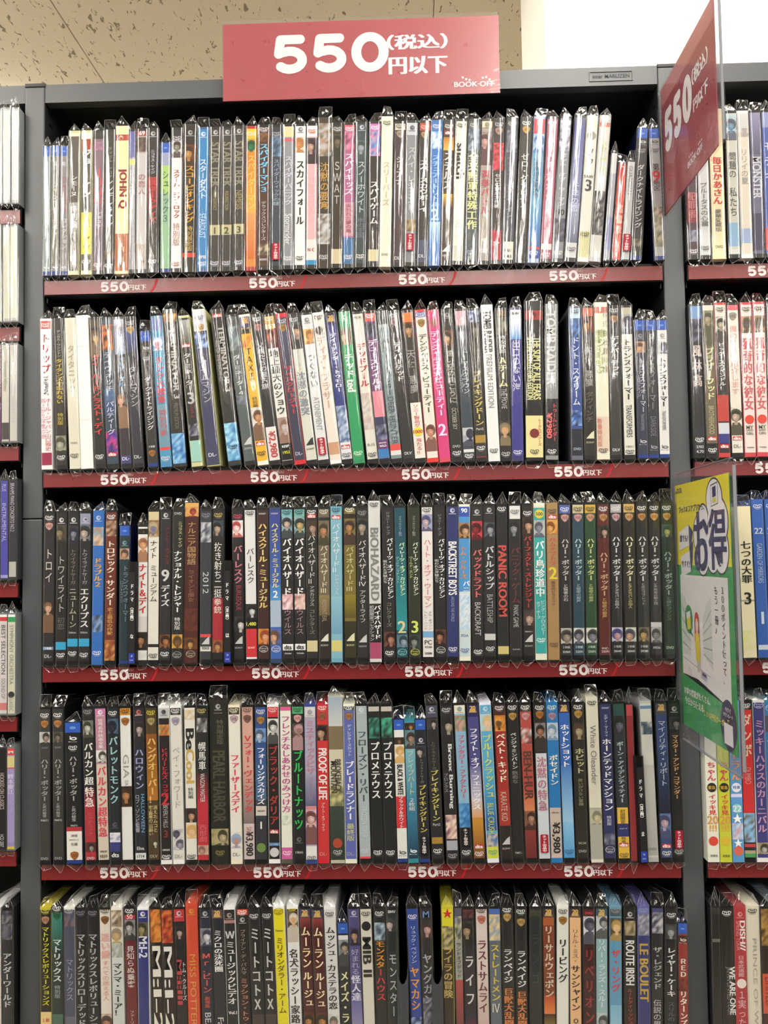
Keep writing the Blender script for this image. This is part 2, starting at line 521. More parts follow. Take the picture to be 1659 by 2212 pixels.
def price_lettering(mb, cx=0.0, z0=0.0):
    """550 yen or less, tax included - white on the red strip"""
    y = -0.0056
    wht = hexc('e6dede')
    digits_550(mb, cx - 0.0290, z0 + 0.0018, 0.0350, 0.0130, y, wht, .122)
    text_flat(mb, '円以下', cx + 0.0180, z0 + 0.0066, 0.0225, y, wht, 0.035, 0.0095)
    text_flat(mb, '（税込）', cx + 0.0078, z0 + 0.0142, 0.0105, y, hexc('d8c8c8'), 0.0, 0.0035)
    # brighter red swoosh
    pts = [(cx + 0.0335, z0 + 0.0004), (cx + 0.0375, z0 + 0.0055), (cx + 0.0400, z0 + 0.0115), (cx + 0.0410, z0 + 0.0172),
           (cx + 0.0445, z0 + 0.0172), (cx + 0.0425, z0 + 0.0105), (cx + 0.0400, z0 + 0.0050), (cx + 0.0365, z0 + 0.0004)]
    red = hexc('b8242a')
    mb.poly([(pts[0][0], y + 0.0001, pts[0][1]), (pts[7][0], y + 0.0001, pts[7][1]), (pts[6][0], y + 0.0001, pts[6][1]), (pts[1][0], y + 0.0001, pts[1][1])], red)
    mb.poly([(pts[1][0], y + 0.0001, pts[1][1]), (pts[6][0], y + 0.0001, pts[6][1]), (pts[5][0], y + 0.0001, pts[5][1]), (pts[2][0], y + 0.0001, pts[2][1])], red)
    mb.poly([(pts[2][0], y + 0.0001, pts[2][1]), (pts[5][0], y + 0.0001, pts[5][1]), (pts[4][0], y + 0.0001, pts[4][1]), (pts[3][0], y + 0.0001, pts[3][1])], red)

_pb = MB(); price_lettering(_pb); PRICE = _pb.mesh('price_lettering', M['print'])
strip_red = hexc('7e292c')
def shelves(t, x0, x1, zs, prices):
    for z in zs:
        zz = z + ZO
        # folded steel shelf: top plate, front lip, rear lip
        mb = MB()
        mb.box(x0 + 0.0025, x1 - 0.0025, -0.0030, DEPTH - 0.012, zz + SH - 0.002, zz + SH - 0.0003)
        mb.box(x0 + 0.0025, x1 - 0.0025, -0.0030, -0.0010, zz - 0.001, zz + SH - 0.002)
        mb.box(x0 + 0.0025, x1 - 0.0025, DEPTH - 0.014, DEPTH - 0.012, zz - 0.001, zz + SH - 0.002)
        mb.box(x0 + 0.0025, x1 - 0.0025, -0.0010, 0.012, zz - 0.001, zz + 0.0005)
        link('shelf_board', mb.mesh('shelf_board', M['black_steel']), t)
        for sx, d in ((x0 + 0.0025, 1), (x1 - 0.0025, -1)):
            kb = MB()
            pts = [(0.004, zz - 0.001), (0.17, zz - 0.001), (0.17, zz - 0.013), (0.12, zz - 0.013), (0.05, zz - 0.010), (0.004, zz - 0.008)]
            for e in (0, 1):
                xx = sx + d * (0.0002 + 0.0014 * e)
                q = [(xx, a, b) for a, b in pts]
                kb.poly(q if (e == 0) == (d < 0) else q[::-1])
            for i in range(len(pts)):
                a, b_ = pts[i], pts[(i + 1) % len(pts)]
                kb.poly([(sx + d * .0002, *a), (sx + d * .0016, *a), (sx + d * .0016, *b_), (sx + d * .0002, *b_)])
            link('bracket', kb.mesh('bracket', M['black_steel']), t)
        # red price strip card
        s = MB(); s.box(x0 + 0.0035, x1 - 0.0035, -0.0052, -0.0034, zz, zz + 0.0176, strip_red)
        so = link('price_strip', s.mesh('price_strip', M['laminate']), t)
        tag(so, 'red price strip along the shelf edge')
        if prices:
            for cx in prices:
                link('price_lettering', PRICE, so, (cx, 0, zz))

def upright(t, x0, seam):
    segs = [(0.0, seam - 0.0006), (seam + 0.0006, TOP + ZO - 0.004)] if seam else [(0.0, TOP + ZO - 0.004)]
    for a, b_ in segs:
        bevel_box('upright', M['steel'], x0, x0 + UW, 0.0, 0.045, a, b_, 0.0012, t)
    bevel_box('upright_cap', M['black_plastic'], x0 - 0.0005, x0 + UW + 0.0008, -0.0006, 0.046, TOP + ZO - 0.004, TOP + ZO + 0.0008, 0.0008, t)

def side_panel(t, x, d):
    """perforated side plate with slot holes, x is the face towards the bay"""
    mb = MB()
    mb.box(min(x, x + d * 0.0005), max(x, x + d * 0.0005), 0.0012, DEPTH, 0.0, TOP + ZO - 0.0022)
    link('side_panel', mb.mesh('side_panel', M['shaded_panel_steel']), t)  # dark plate laid over the post's inner side in place of shade
    sl = MB()
    z = 0.2
    while z < TOP + ZO - 0.03:
        for y0 in (0.0125, 0.180):
            xx = x + d * 0.0007
            q = [(xx, y0, z), (xx, y0 + 0.009, z), (xx, y0 + 0.009, z + 0.0035), (xx, y0, z + 0.0035)]
            sl.poly(q if d < 0 else q[::-1])
        z += 0.0153
    o = link('slot_holes', sl.mesh('slot_holes', M['black_plastic']), t)
    o['kind'] = 'stuff'

def top_rail(t, x0, x1):
    mb = MB()
    z1, z0 = TOP + ZO - 0.0006, TOP + ZO - 0.0245
    mb.box(x0, x1, 0.0012, 0.0032, z0, z1)
    mb.box(x0, x1, 0.0032, DEPTH, z1 - 0.002, z1)
    mb.box(x0, x1, 0.0032, 0.016, z0, z0 + 0.0015)
    link('top_rail', mb.mesh('top_rail', M['steel']), t)

def back_panel(t, x0, x1):
    mb = MB(); mb.box(x0, x1, DEPTH - 0.004, DEPTH, 0.0, TOP + ZO - 0.0022)
    link('back_panel', mb.mesh('back_panel', M['black_steel']), t)

def kick(t, x0, x1):
    mb = MB(); mb.box(x0, x1, 0.004, 0.006, 0.0, 0.12)
    link('kick_plate', mb.mesh('kick_plate', M['steel']), t)
    lower = [-0.482, -0.723]
    return lower

mid = bay('shelving_bay', 'middle grey steel shelving bay filled with film-wrapped DVDs, red price strips', 0, B, ZR)
lef = bay('shelving_bay', 'grey steel shelving bay of CDs, cut off by the photo edge', -B, 0, ZL)
rig = bay('shelving_bay', 'grey steel shelving bay of DVDs behind the green poster, cut off at the edge', B, 2 * B, ZR)
upright(mid, -UW, 0.44317 + ZO); upright(mid, B, None)
upright(lef, -UW - B - UW, None); upright(rig, 2 * B + UW, None)
side_panel(mid, 0.0, 1); side_panel(mid, B, -1)
side_panel(lef, -UW, -1); side_panel(rig, B + UW, 1)
for t, x0, x1 in ((mid, 0.0, B), (lef, -UW - B, -UW), (rig, B + UW, 2 * B + UW)):
    top_rail(t, x0, x1); back_panel(t, x0, x1); kick(t, x0, x1)
shelves(mid, 0.0, B, ZR + [-0.482, -0.723], [0.1045, 0.2930, 0.4810, 0.6685])
shelves(rig, B + UW, 2 * B + UW, ZR + [-0.482, -0.723], [0.9125, 1.1005, 1.2885, 1.4765])
shelves(lef, -UW - B, -UW, ZL + [-0.482, -0.723], [])
# embossed maker's plate on the middle rail
pb = MB(); zr = TOP + ZO
x0, x1, z0, z1 = 0.6972, 0.7522, zr - 0.0190, zr - 0.0060
bw = 0.0012
pb.box(x0, x1, 0.0002, 0.0012, z1 - bw, z1); pb.box(x0, x1, 0.0002, 0.0012, z0, z0 + bw)
pb.box(x0, x0 + bw, 0.0002, 0.0012, z0 + bw, z1 - bw); pb.box(x1 - bw, x1, 0.0002, 0.0012, z0 + bw, z1 - bw)
plate = link('maker_plate', pb.mesh('maker_plate', M['steel']), mid)
pl = MB()
text_flat(pl, 'inter MARUZEN', (x0 + x1) / 2, (z0 + z1) / 2, 0.046, 0.0008, hexc('33373a'), 0.015, 0.0062)
link('lettering', pl.mesh('lettering', M['print']), plate)

# shelving across the aisle, behind the camera (seen only as reflections in the film)
opp = link('shelving_bay', None, None, (0, 0, 0))
tag(opp, 'dark shelving bay across the aisle behind the camera', 'shelving')
for k in range(-3, 5):
    bevel_box('upright', M['steel'], -0.4 + k * 0.9, -0.375 + k * 0.9, -2.40, -2.02, 0, 2.0, 0.001, opp)
mb = MB(); mb.box(-3.1, 3.2, -2.42, -2.40, 0, 2.0); link('back_panel', mb.mesh('back_panel', M['dark_steel']), opp)
for z in (0.1, 0.4, 0.7, 1.0, 1.3, 1.6, 1.97):
    mb = MB(); mb.box(-3.1, 3.2, -2.40, -2.03, z, z + 0.02); link('shelf_board', mb.mesh('shelf_board', M['dark_steel']), opp)

TABLE = """
1 9.5 -0.06 B,w=10.6 8f9c99 t30-72:dde:シャーロック・ホームズ l14:dde y94:dde
1 20.6 -0.01 B,w=10.6 7d7a70 t28-70:eed:シャンハイ・ナイト l14:dde y94:dde
1 31.5 -0.02 B,w=10.6 8f898b t24-52:b4566a:ジャッカル t56-80:ddd:コレクション l14:dde y94:dde
1 44.2 0.28 D,k=cc9 5b534c b0-4:fec t31-46:fff:シモーヌ b50-72:aaa9a2:77736d t52-68:eee:特別編 h88:bbb:PIBF
1 60.5 0.05 D,k=cc9 55504c b0-6:fed b6-15:a5402a T13-47:fff:ジョー・イン b57-86:d9d648 t59-82:554:スペシャル d91:eee
1 74.8 0.42 D 836d78 b0-6:333 m8-14:b8a:a79:867 T27-52:d0566a:JUNO t56-68:eee:ショコラ b72-90:746876 d93:eee
1 89.2 0.40 D 35332f t12-34:998:ラッセル・クロウ t34-68:f2f0ea:シンデレラマン m84-90:876:543:332 d94:eee
1 104.9 0.40 D,w=16.6,h=195,k=fdb,n fbe7b4 p6-10:a33:811:fdb R29-56:8a1a2a:JOHN_Q b73-98:b96a44 t75-96:742:ジョンＱ最後の決断
1 118.0 0.40 D,w=9 9a9aa0 b0-20:6468a0 b21-25:cc7 t28-46:eee:ジョンの t52-80:ccc:ミッション
1 129.9 0.48 D b3a8a4 b0-5:b4443a h3:fff:69:.5 m6-16:655:433:876 b17-80:c8c4c4 t31-46:a5666a:の恋人 h92:665:PCBE
1 144.4 0.43 D 34302f l4:ddd t15-32:ddd:ニコラス・ケイジ b34-56:a33:533 T36-66:c8403f:スネークアイズ d92:eee
1 160.2 0.44 B 8fb894 b8-18:99a0c0 b18-40:a5cc70 t22-62:3a5a6a:シュレック３
1 174.0 0.67 D f1eeea b0-9:333 d7:ddd p9-21:ccc:998:322 T29-63:a5323a:スクール・オブ・ロック t66-82:b88:特別版 d94:a66
1 189.6 0.93 D,w=16.4,h=195,n 2a241c l6:ccc p14-30:6a3818:d49a50:321 T28-67:d89a2c:スコーピオンキング t69-86:c8a860:特別限定版 b87-90:c43
1 206.9 0.80 D,k=358 3480bc l5:eef t22-50:f2f6fa:スターダスト r60-77:d0e4f6:STARDUST h90:dde:PPB d94:eef
1 222.3 0.79 D 3a3936 l4:ddd R11-42:8a8474:STAR_TREK r45-58:a99a68:FIRST_CONTACT b68-75:beb48c h72:443:Ⅰ:.5 d94:dde
1 237.0 0.88 D 3a3936 l4:ddd R11-42:8a8474:STAR_TREK r45-58:a99a68:INSURRECTION b68-75:beb48c h72:443:2:.5 d94:dde
1 253.1 0.58 D 3a3936 l4:ddd R11-42:8a8474:STAR_TREK r45-58:a99a68:NEMESIS b68-75:beb48c h72:443:3:.5 d94:dde
1 267.9 0.72 D,k=a33 d9893a b0-2:c22 b2-9:ecc62c d5:eee p9-18:c94:2a7a4a:143 b18-60:dc8a34:e6ae4c t20-58:f0d468:スパイダーマン b60-92:e0a060:d06a30
1 284.1 0.76 D,w=15.5 4a2e22 d3:eee m6-12:753:421:964 T13-47:78c8f4:スパイダーマン３ t53-80:ccc:デラックスコレクターズ m82-90:654:321:cb9 h93:ddd:SONY
1 299.5 0.90 D 39414e b0-8:334 d6:bbb m8-22:8ac:456:345 t24-56:9eb2c4:スパイダーウィックの謎 n82
1 314.6 0.94 D 8d8f96 b0-9:ddd0a0 b10-12:d4566a t22-56:dde:スパイダーパニック r62-83:f4f4f4:Stormrider d92:eee
1 329.4 0.98 D eeeeea l4:667 p9-20:ddd:c8854a:a63 T25-70:262626:スカイフォール d92:333
1 343.7 1.12 D dfb0b4 b0-9:eee d5:c64 p10-28:3a3a48:d8a898:322 t35-66:f0c0c8:水曜日のエミリア b80-94:e4dcd8 h87:a33:ＮＣ b94-100:2a8ac0
1 359.3 1.16 D,w=16.2,h=198,n 3a332a m4-26:bbb:554:a87 t30-62:c89a50:沈黙の要塞 m64-84:ccc:543:999 d92:ddd
1 374.9 1.30 D 352b20 d4:ddd p8-24:443:765:221 t26-57:c0bcb4:ＳＷＡＴ b87-97:cbbc9a
1 389.6 1.44 D b0648e b0-5:d8607e d4:fff m6-20:a57:d8a:634 T21-50:e6e0ea:スパイキッズ b55-78:c89aa8 t56-76:a56:失われた夢の島 b79-98:35699c d92:eee
1 404.6 1.64 D 38464a l4:dde p13-26:566:aab:344 t27-63:c6d2d4:スノーホワイト t66-80:778:氷の王国 d92:eee
1 421.1 1.68 D 2c2826 b0-7:c06ab0 d4:fff m7-24:3a62b0:8ac:d8a T41-71:e8e4e4:スパイゲーム b88-96:d0c49a
1 435.5 1.87 D,h=196,k=eed,n e4e2d0 d4:665 t30-60:b8b49a:スリーパーズ h92:887:DVD
1 451.6 1.91 D 43343a b0-6:ddd8c8 d3:554 w9:a98 t24-44:e8e6e6:シリアナ h94:ccc:DL-
1 466.0 2.15 D 83858c b0-10:c4c8ce l5:556 t18-62:c8ccd2:スパイ・レジェンド m68-76:ba8:543:986 n78
1 481.6 2.29 D 2c2a2a b0-7:b8483c d4:fba w10:b85 T27-63:e4e2de:スペースカウボーイ b82-98:4a5068 h93:ccc:DL-
1 496.4 2.33 D,k=36a 3a74c0 d4:eef m8-20:eef:acd:48c T24-60:9ccaf0:スチュアートリトル h65:bdf:2:.7 b70-86:a8d0f0:3a74c0
1 510.8 2.56 D 43342a d4:eee x9 b12-21:b8762c:e0b050 T22-48:e0dcd6:ステルス b51-60:d8b048:6a3a20 s88:ddd
1 525.3 2.87 D e2e1d4 d4:443 R17-41:262626:snatch t70-82:a5444a:スナッチ b87-97:ccc8b8
1 542.0 2.64 D,w=15.6 465054 d4:ccc m7-22:9ab:567:345 T23-76:e4e29a:全米陸軍特殊工作 d91:9ab
1 557.5 2.79 D a59a92 b0-6:d8ccb0 l4:886 p9-32:988:d8a8a0:422 T35-66:b8485a:選挙バトル d90:eee
1 572.8 2.67 D 362a2a d4:ccc w9:a87 m17-36:c42a48:e05060:621 t38-62:e0dcda:ゼロの焦点大作戦 b77-97:a82c3c h86:fcc:SP:.5
1 587.3 3.24 D 484a56 d4:ccc m9-24:778:99a:445 t26-40:889:セブン t45-69:a8aab4:デイズ・イン b85-98:e0dfd0 h91:444:FBX:.6 h95:444:048:.6
1 603.1 3.82 D 33322f d4:eee w9:c94 t25-64:e8e6e0:ゼロ・グラビティ
1 618.9 3.86 D,k=9ac 6aa4c8 b0-12:cc4450 p12-25:acd:def:46a t27-56:3a5068:川端康成文芸大作 b60-97:5a9aca:2a50a0 b89-91:c45 d93:eef
1 634.2 4.22 D b05c74 d4:eee w8:caa t15-67:f8d4dc:戦火のかなたに b87-91:e8d8d8 d94:eee
1 648.7 4.74 D 8a8e96 m3-24:bbc:dde:667 t25-62:d4d8de:セント・オブ・ウーマン h66:333:90:.7 m70-86:556:889:334 d93:eee
1 664.5 5.42 D 60658a b5-60:5a62a0:8088a8 b60-88:a8aec8:60687e t46-66:d4d8f4:千年の恋 b87-99:d4d4d4 d91:556
1 680.2 5.24 D,k=ddd dedfd4 c14:998 t22-35:333:ソウ h42:444:SAW:.8 h48:333:3:.8 b79-97:d2d09e d81:443
1 694.6 5.71 D,k=bbb cfcfc8 d4:666 b5-8:c75 t18-54:c4cc5a:ソウ・ザ・ファイナル m52-82:444:888:222
1 708.9 5.74 C,h=142,w=8 a4a6b0 b0-20:ccc b60-90:8890b0
1 720.4 5.48 C,h=128,w=10.5 dc4a3c b0-14:b83428 h5:fcc:DVD:.5 T42-74:f8b8a8:追憶章 r78-92:fbb:LIMITED
1 731.7 5.15 C,h=130,w=10 c2c4c4 r6-34:777:GUARDIAN n74
1 744.7 4.59 B 3a3a3a y11:bbb d17:999 t28-76:dcdcdc:ダークナイトライジング m84-90:765:443:998
1 774.3 -0.89 B a8a8aa y11:555 d17:555 t27-33:333:第 h37:c23a3a:9:.7 t40-48:333:地区 m60-90:887:665:cba
2 11.5 -0.84 D,k=f4f2f2 f4f0f2 b1-7:d0605a d4:fff T10-37:a8283e:トリップ r38-51:333:TRIPPIN' t53-88:cc7a7c:オール・ジャパン山口雅史:.15 t53-80:d8a0b4:雨上がり深夜の旅:-.28 b89-99:982a4a
2 30.0 -1.51 D 35312c t8-26:ccc:デンゼル・ワシントン T27-57:cdb44a:タイタンズを忘れない t63-71:cdb44a:特別版 p78-88:998:bba:443 d92:eee
2 47.2 -2.21 D,k=dddac8 dedac8 t18-50:a9a48e:タイタニック h83:a99:FXBA d91:554
2 62.3 -2.17 D,h=193,w=15.6,k=f6f7f4,n f6f7f3 b20-21:e6e8e4 b45-46:e8eae6 b68-69:e6e8e4
2 78.8 -2.56 D 2b2a29 b1-7:554a3c p9-26:5a4020:d8a868:765 T25-78:d8483a:ダイ・ハード／ラスト・デイ d92:eee
2 94.3 -2.71 D,w=15.4 3a4a58 m5-22:a84a2c:d88848:321 t23-50:ccd:デイウォッチ b48-66:4a6a94:38486a t56-78:dde:パルティーグ m76-92:64a:c48:336 x91
2 111.4 -3.20 D 3a3238 b0-7:a8a8b4 d3:dde w8:9a8a9a b6-25:8a90b0:a0a0b8 T23-50:70a8cc:ディープ・ブルー p51-74:2c2628:d8a898:a98060 b92-98:4a4478 h94:dde:DL-
2 126.7 -3.47 D 35343e d4:ccc w9:c8a860 b8-24:56649c:3a3c58 t33-60:bcbcc4:タイムマシン h93:ccc:DL-
2 145.0 -3.45 B,k=248 353230 y13:ccc d20:ccc t34-73:eee:ダークナイトライジング h85:ccc:３枚組 w90:a06a2a
2 161.4 -3.82 D,k=4a86b8 4c96bc b0-10:7080b0 p14-23:79c:d8566a:fff T27-58:d8485a:タンク大捜査 b59-87:7aa0b0:6a94a8 t62-80:c86a70:特別作戦 b87-89:d84a4a d94:dde
2 178.4 -3.77 D,h=198,w=16.4,n 2f2d29 m3-8:c87838:d8a050:432 R12-57:bebab4:TERMINATOR_3:.12 r22-46:a8a49c:RISE_OF_THE_MACHINES:-.3 r60-76:776:PREMIUM_EDITION m79-98:5a96cc:9cd0ee:3a6ab0
2 199.7 -5.02 D,k=cc9 2c2a2a b3-19:aaa:554 x20 T25-50:d0ccc8:ターミネーター h55:bbb:3:.8 t58-68:a8383a:プレミアム m72-80:556:223:99a b83-97:9ccbbe
2 220.6 -5.37 D,h=197,w=16,k=dd9,n 40425e b0-14:d0d2da d5:667 w12:c8a468 m16-25:4a70c0:a8c8f4:334 t32-60:b4b6be:タイムマシン h93:ccd:DL-
2 247.0 -6.44 D,h=197,w=15.8,n 30302e x4 R11-53:bebab4:TERMINATOR_3:.15 r20-46:a8a49c:RISE_OF_THE_MACHINES:-.28 m73-97:68a8d4:a8dcf0:3a78b8 d88:223
2 266.0 -6.83 D 566060 d5:445 m8-24:7a8a8a:9aa:445 T27-54:d0d2d2:ターミネーター４ m54-60:8a9a9a:667:445 s84:ccc
2 281.7 -6.86 D,k=eed e8b432 b0-9:4a4270 f4 m9-13:222:db4:222 m14-22:c8602c:e8b432:d84 t22-44:2c2a26:ＴＡＸＩ t44-52:f4f0e4:ＮＹ t55-62:4a3a20:特別編 p62-84:dddcd8:d8a070:5a3418 x86 d92:433
2 296.8 -6.74 D 2d2b2d d3:eee w9:b8807c t19-50:d4d2d0:父親たちの星条旗 b75-97:e4e0dc R78-95:b84a4c:¥2,980
2 312.5 -6.81 D e0dfd8 b0-7:c89848 d3:eec h9:cba43a:12:.5 p10-23:8a4a3a:cc5a3a:311 T24-67:353535:地上最大のショウ p69-86:a89088:c8c4c8:865 b86-90:161616 h88:fff:KEEP b90-97:1e1c1c h92:d8d83a:1952
2 328.1 -6.84 D,k=c23 3b3c50 b0-3:c23 d5:ccd w10:a88048 b6-35:50546e:3b3c50 T35-67:cc3a42:ディスクロージャー h93:bbc:DL-
2 342.6 -6.68 D d8d7cc b0-7:383838 d4:ddd p7-24:5a6470:dcb090:2c2420 t24-38:8a9098:スティーヴン・セガール T39-68:848c98:沈黙の激突 s85:333
2 357.0 -6.12 D dddfe0 l5:777 p11-21:e0b070:dd9a58:963 t27-50:666:つぐない r56-78:999:ATONEMENT n83
2 371.8 -6.25 D,k=eee e6ddd2 d3:444 p9-15:e6ddd2:544:322 T16-64:c8a898:ディア・ブラザー b86-94:c89a7a
2 386.1 -5.87 D 384080 b1-8:2a2c60 f4 T14-53:eceef4:デイ・アフター・トゥモロー m62-86:8aa0c0:c8d4e4:4a5c8c b86-97:e4e4e8 x89 d94:333
2 400.5 -4.98 D,k=2a8a58 2f9760 l4:cec p11-22:6a6450:d0c0a0:865 T28-44:eef4ee:テッド R45-53:eef4ee:ted d93:dfd
2 417.5 -5.14 D dfddd4 h4:777:FOX T21-50:b8343a:デッドプール m54-78:d8d4cc:c8a8a4:c4b8b4 h88:776:R-15:.6 d94:333
2 431.8 -4.91 D 6a3c70 b0-7:dc5a58 d3:fff m8-18:3a3658:667:223 T19-53:ece4ee:デュースワイルド b53-70:d88898 b70-76:3a3a5a m75-85:4a5078:99a:223 h87:eee:DEUCES h89:eee:WILD b91-97:3a78b4
2 446.8 -4.87 D 7c8c92 b0-9:383c40 b9-11:aaa p18-27:8a9a9e:a8b0b0:343a40 t28-56:2c3034:ディアハンター r57-88:4a5258:DEER_HUNTER m60-86:9aa8ac:7c8c92:6c7a80 b88-92:d8504a b92-95:e0dcd8
2 461.8 -5.02 D 312f2f d3:ccc w8:9a787c T21-47:dcdad8:ディパーテッド h94:ccc:DLV
2 476.1 -4.22 D 342f2c b0-8:dc7c40 p8-18:6a3c20:d8a878:321 t26-38:a8a6a4:天使 t43-55:a8a6a4:悪魔 b61-98:ebe6de t62-77:c8564a:ソニー製品が c80:e0d83a h80:b33:1000:.8 t84-95:c8564a:当たる‼
2 491.0 -3.79 D,k=d33 e2e1d6 b0-5:4a64a8 d3:dde w9:b08850 T16-68:5a5638:デンジャラス・ビューティー p75-93:e2e1d6:dca080:5a2c20
2 505.9 -3.56 D,k=d24a5a d2427f w9:b86a68 T14-70:e4d0f4:デンジャラス★ビューティー h79:e8d8f8:2:.9
2 521.1 -3.02 D 2d2c29 l4:aaa p14-25:6a4428:e0b080:2c1c14 t27-62:c0beb0:遠い空の向こうに r65-79:bcbaa8:OCTOBER_SKY h90:bbb:DVD d94:eee
2 535.7 -2.33 D 3a4550 b0-11:cfa0ac p11-25:667078:a8acb0:223 t27-56:d0d4d8:トーマスクラウン:.12 t43-55:c0c4c8:アフェアー:-.25 p78-90:c8ccd0:334:223 b92-94:ddd d96:eee
2 550.6 -2.10 D 34312b m1-9:4a5a90:dde:345 p9-20:333:776:222 t22-40:8a866c:トワイライト・サーガ T41-77:cdbc68:ブレイキングドーン h79:bbb:Part2 b83-88:a8863c d91:eee b97-100:d84a44
2 566.0 -1.67 D,h=194,k=eef,n e9ebea R4-31:565656:TOMB_RAIDER r32-66:777:PREMIUM_EDITION d93:444
2 580.4 -0.67 D 2b2725 b0-5:4a3c20 l3:b84 m6-18:a8a498:776:443 t18-30:dedcd6:特攻野郎 T32-52:dedca0:Ａチーム r53-66:bbb:THE_MOVIE p74-90:2a2422:d8a070:986 d95:ccc
2 594.7 0.32 D,k=336 3d3b88 b1-8:eef0f2 h4:556:BMV b8-21:eef:4a90d0 t21-55:dcdcf0:出口のない海 d94:eef
2 615.3 0.90 D,w=21,h=198,n 1d1c1c p6-12:a5302c:d44:411 R23-62:dedc9e:THE_SUM_OF_ALL_FEARS:.17 R23-62:dedc9e:SPECIAL_COLLECTOR'S_EDITION:-.22 b72-98:e4dc9e c83:7a3028 t74-91:c8444a:トータルフィアーズ:.3 d94:333
2 636.2 1.17 D,w=15.2,h=194,n 8c8e90 R5-52:d4d6d8:TOMB_RAIDER:-.05 r5-50:a8aaac:LARA_CROFT:.32 b61-97:262426 T64-88:c8505a:トゥームレイダー:.22 R70-86:e07070:¥2980:-.2 d94:eee
2 667.2 0.44 D,k=667 344c90 b0-8:c8dcec d3:345 m8-21:3a5ca8:6a90d0:234 t20-65:e4ecf8:ドント・スクリーム m68-78:3a64b8:8ab4e8:224 b80-98:262a34 h93:abc:DVD
2 682.8 0.41 D 2d2926 b0-7:c8644a p8-18:6a3420:d89a58:321 t27-38:a4a29e:天使 t42-53:a4a29e:悪魔 t56-76:6a645c:ダヴィンチ s84:ddb
2 698.6 0.45 D,h=194,w=15.4,k=f0e8d0,n e8e6d0 b3-7:cc7868 t17-46:a8bc78:幸福の黄色い:-.28 t17-46:a8bc78:扉シリーズ:.05 t5-46:b8b0a0:株式会社資料集:.32 b73-95:e0ccb8 t74-92:cc7a6a:新春特別版:-.25 d94:333
2 714.5 0.57 D 3b3a39 d3:ddd w9:b08860 T20-47:deddd8:ディパーテッド h94:ddd:DLV
2 731.0 0.17 D e0dfd4 b0-19:c0bca8 p6-19:b0b0b0:667:334 T22-62:2c2c2c:トランスフォーマー r65-86:3a3a3a:TRANSFORMERS h92:665:130511 d95:333
2 746.8 0.06 B,k=248 353a4c l12:99a p16-24:ba9070:d8a878:533 t28-67:d0d4dc:トランスフォーマー:.1 t42-56:aab:ロストエイジ:-.25 r68-80:889:TRANSFORMERS y88:bbb
2 760.0 0.30 B,k=248 36383c l12:bbb t14-65:8a8c90:トランスフォーマー r70-84:778:DARKSIDE y92:99a
2 773.1 0.37 B,k=248 dededc l12:888 p16-25:d0d0d0:889:445 T28-63:2c2c2c:トランスフォーマー r66-80:555:TRANSFORMERS y92:666
3 14.1 0.33 D 2f2b2d d4:eee w10:c89a94 t24-47:d0c8c4:トロイ p58-79:241f1f:d8a890:8a6a4a b88-90:6a90b8 h89:eee:２枚組 h94:bbb:DL-
3 29.6 0.22 D 272523 l6:eee p9-20:4a4038:8a7a60:332 t29-66:b4b0ac:トワイライト t69-77:6a6866:初恋 b85-90:38a0cc d93:eee
3 44.2 0.37 D 252424 l6:eee p10-21:333438:889:223 t25-48:8a8078:トワイライトサーガ t50-76:c0bca0:ニュームーン h79:bbb:Edition b83-88:38a0cc d92:eee
3 58.7 0.52 D 272628 b2-10:8a8ea8 l6:ccd p9-20:6a6e80:cba:222 t25-48:aaa:トワイライトサーガ T50-76:e2e0dc:エクリプス h79:bbb:Edition b83-88:38a0cc d93:eee
3 74.7 0.64 D,k=36a 346ab8 l5:bcd m11-23:d8c0a0:a87:7ac T31-50:dca432:ドラブル２ m68-79:8aa4c4:445:346ab8 d92:eef
3 90.5 0.68 D 6b3026 d4:eee m7-17:8a6a58:5a2c20:ca8 T20-62:e4d8c4:トロピック・サンダー t63-81:d8a858:史上最低の作戦 m84-98:a86a38:d8a060:7a3a20
3 108.4 0.32 B,k=248 25383e l13:8aa p17-25:ba9a80:cc9a70:433 t29-70:7e9494:トランスフォーマー:.12 t40-56:789:ロストエイジ:-.25
3 130.7 0.42 B,k=222,nohead e8e8e4 p3-7:222:642:111 p9-27:e8e8e4:dca878:8a5030 T28-64:c4222c:ナイト＆デイ b66-77:d8d4d0 p77-90:262424:c88860:221 y93:ddd
3 144.5 0.42 D e0dcd2 b1-7:cfc09a p7-18:8a6840:5a5a88:ba8 t20-60:383838:ナイト　ミュージアム b87-89:262626 d94:333
3 158.8 0.61 D 2b2b2d l4:ddd t12-36:8a3434:アンソニー・ホプキンス:.15 h43:ccc:9:.85 T49-63:dcdad8:デイズ p81-90:7a4a28:b87a4a:2a1a10 d93:eee
3 174.1 0.65 D 292725 h3:bbb:DVD t8-25:d0d090:ニコラス・ケイジ:.2 T27-67:eeeeea:ナショナル・トレジャー t70-78:ddd:特別版 p81-90:d0a040:7a5030:432 z94:aaa
3 190.4 0.76 D,w=17,h=198,n 4b2520 b0-8:d9a85c p3-9:dca860:b84a3a:722 t12-39:b8946a:ナルニア国物語 t42-62:8a6450:ライオンと魔女 m66-80:5a2c24:6a3428:4b2520 p84-91:6a3c20:c89a50:432 z94:aa9
3 209.2 0.52 D 373b41 d4:889 m9-22:8a9098:c8ccd0:445 r41-55:c0c4c8:2012 b81-83:d84a44 s85:ccc b89-92:e4e0d8 h90:444:9313
3 223.6 0.67 D 272423 d4:c8b068 p8-20:3a4450:c8a890:222 t22-58:e2e0dc:抜き射ち二挺 b58-93:a8323a t58-68:f0d8d0:拳銃 p85-93:8a5a30:c89a5a:633
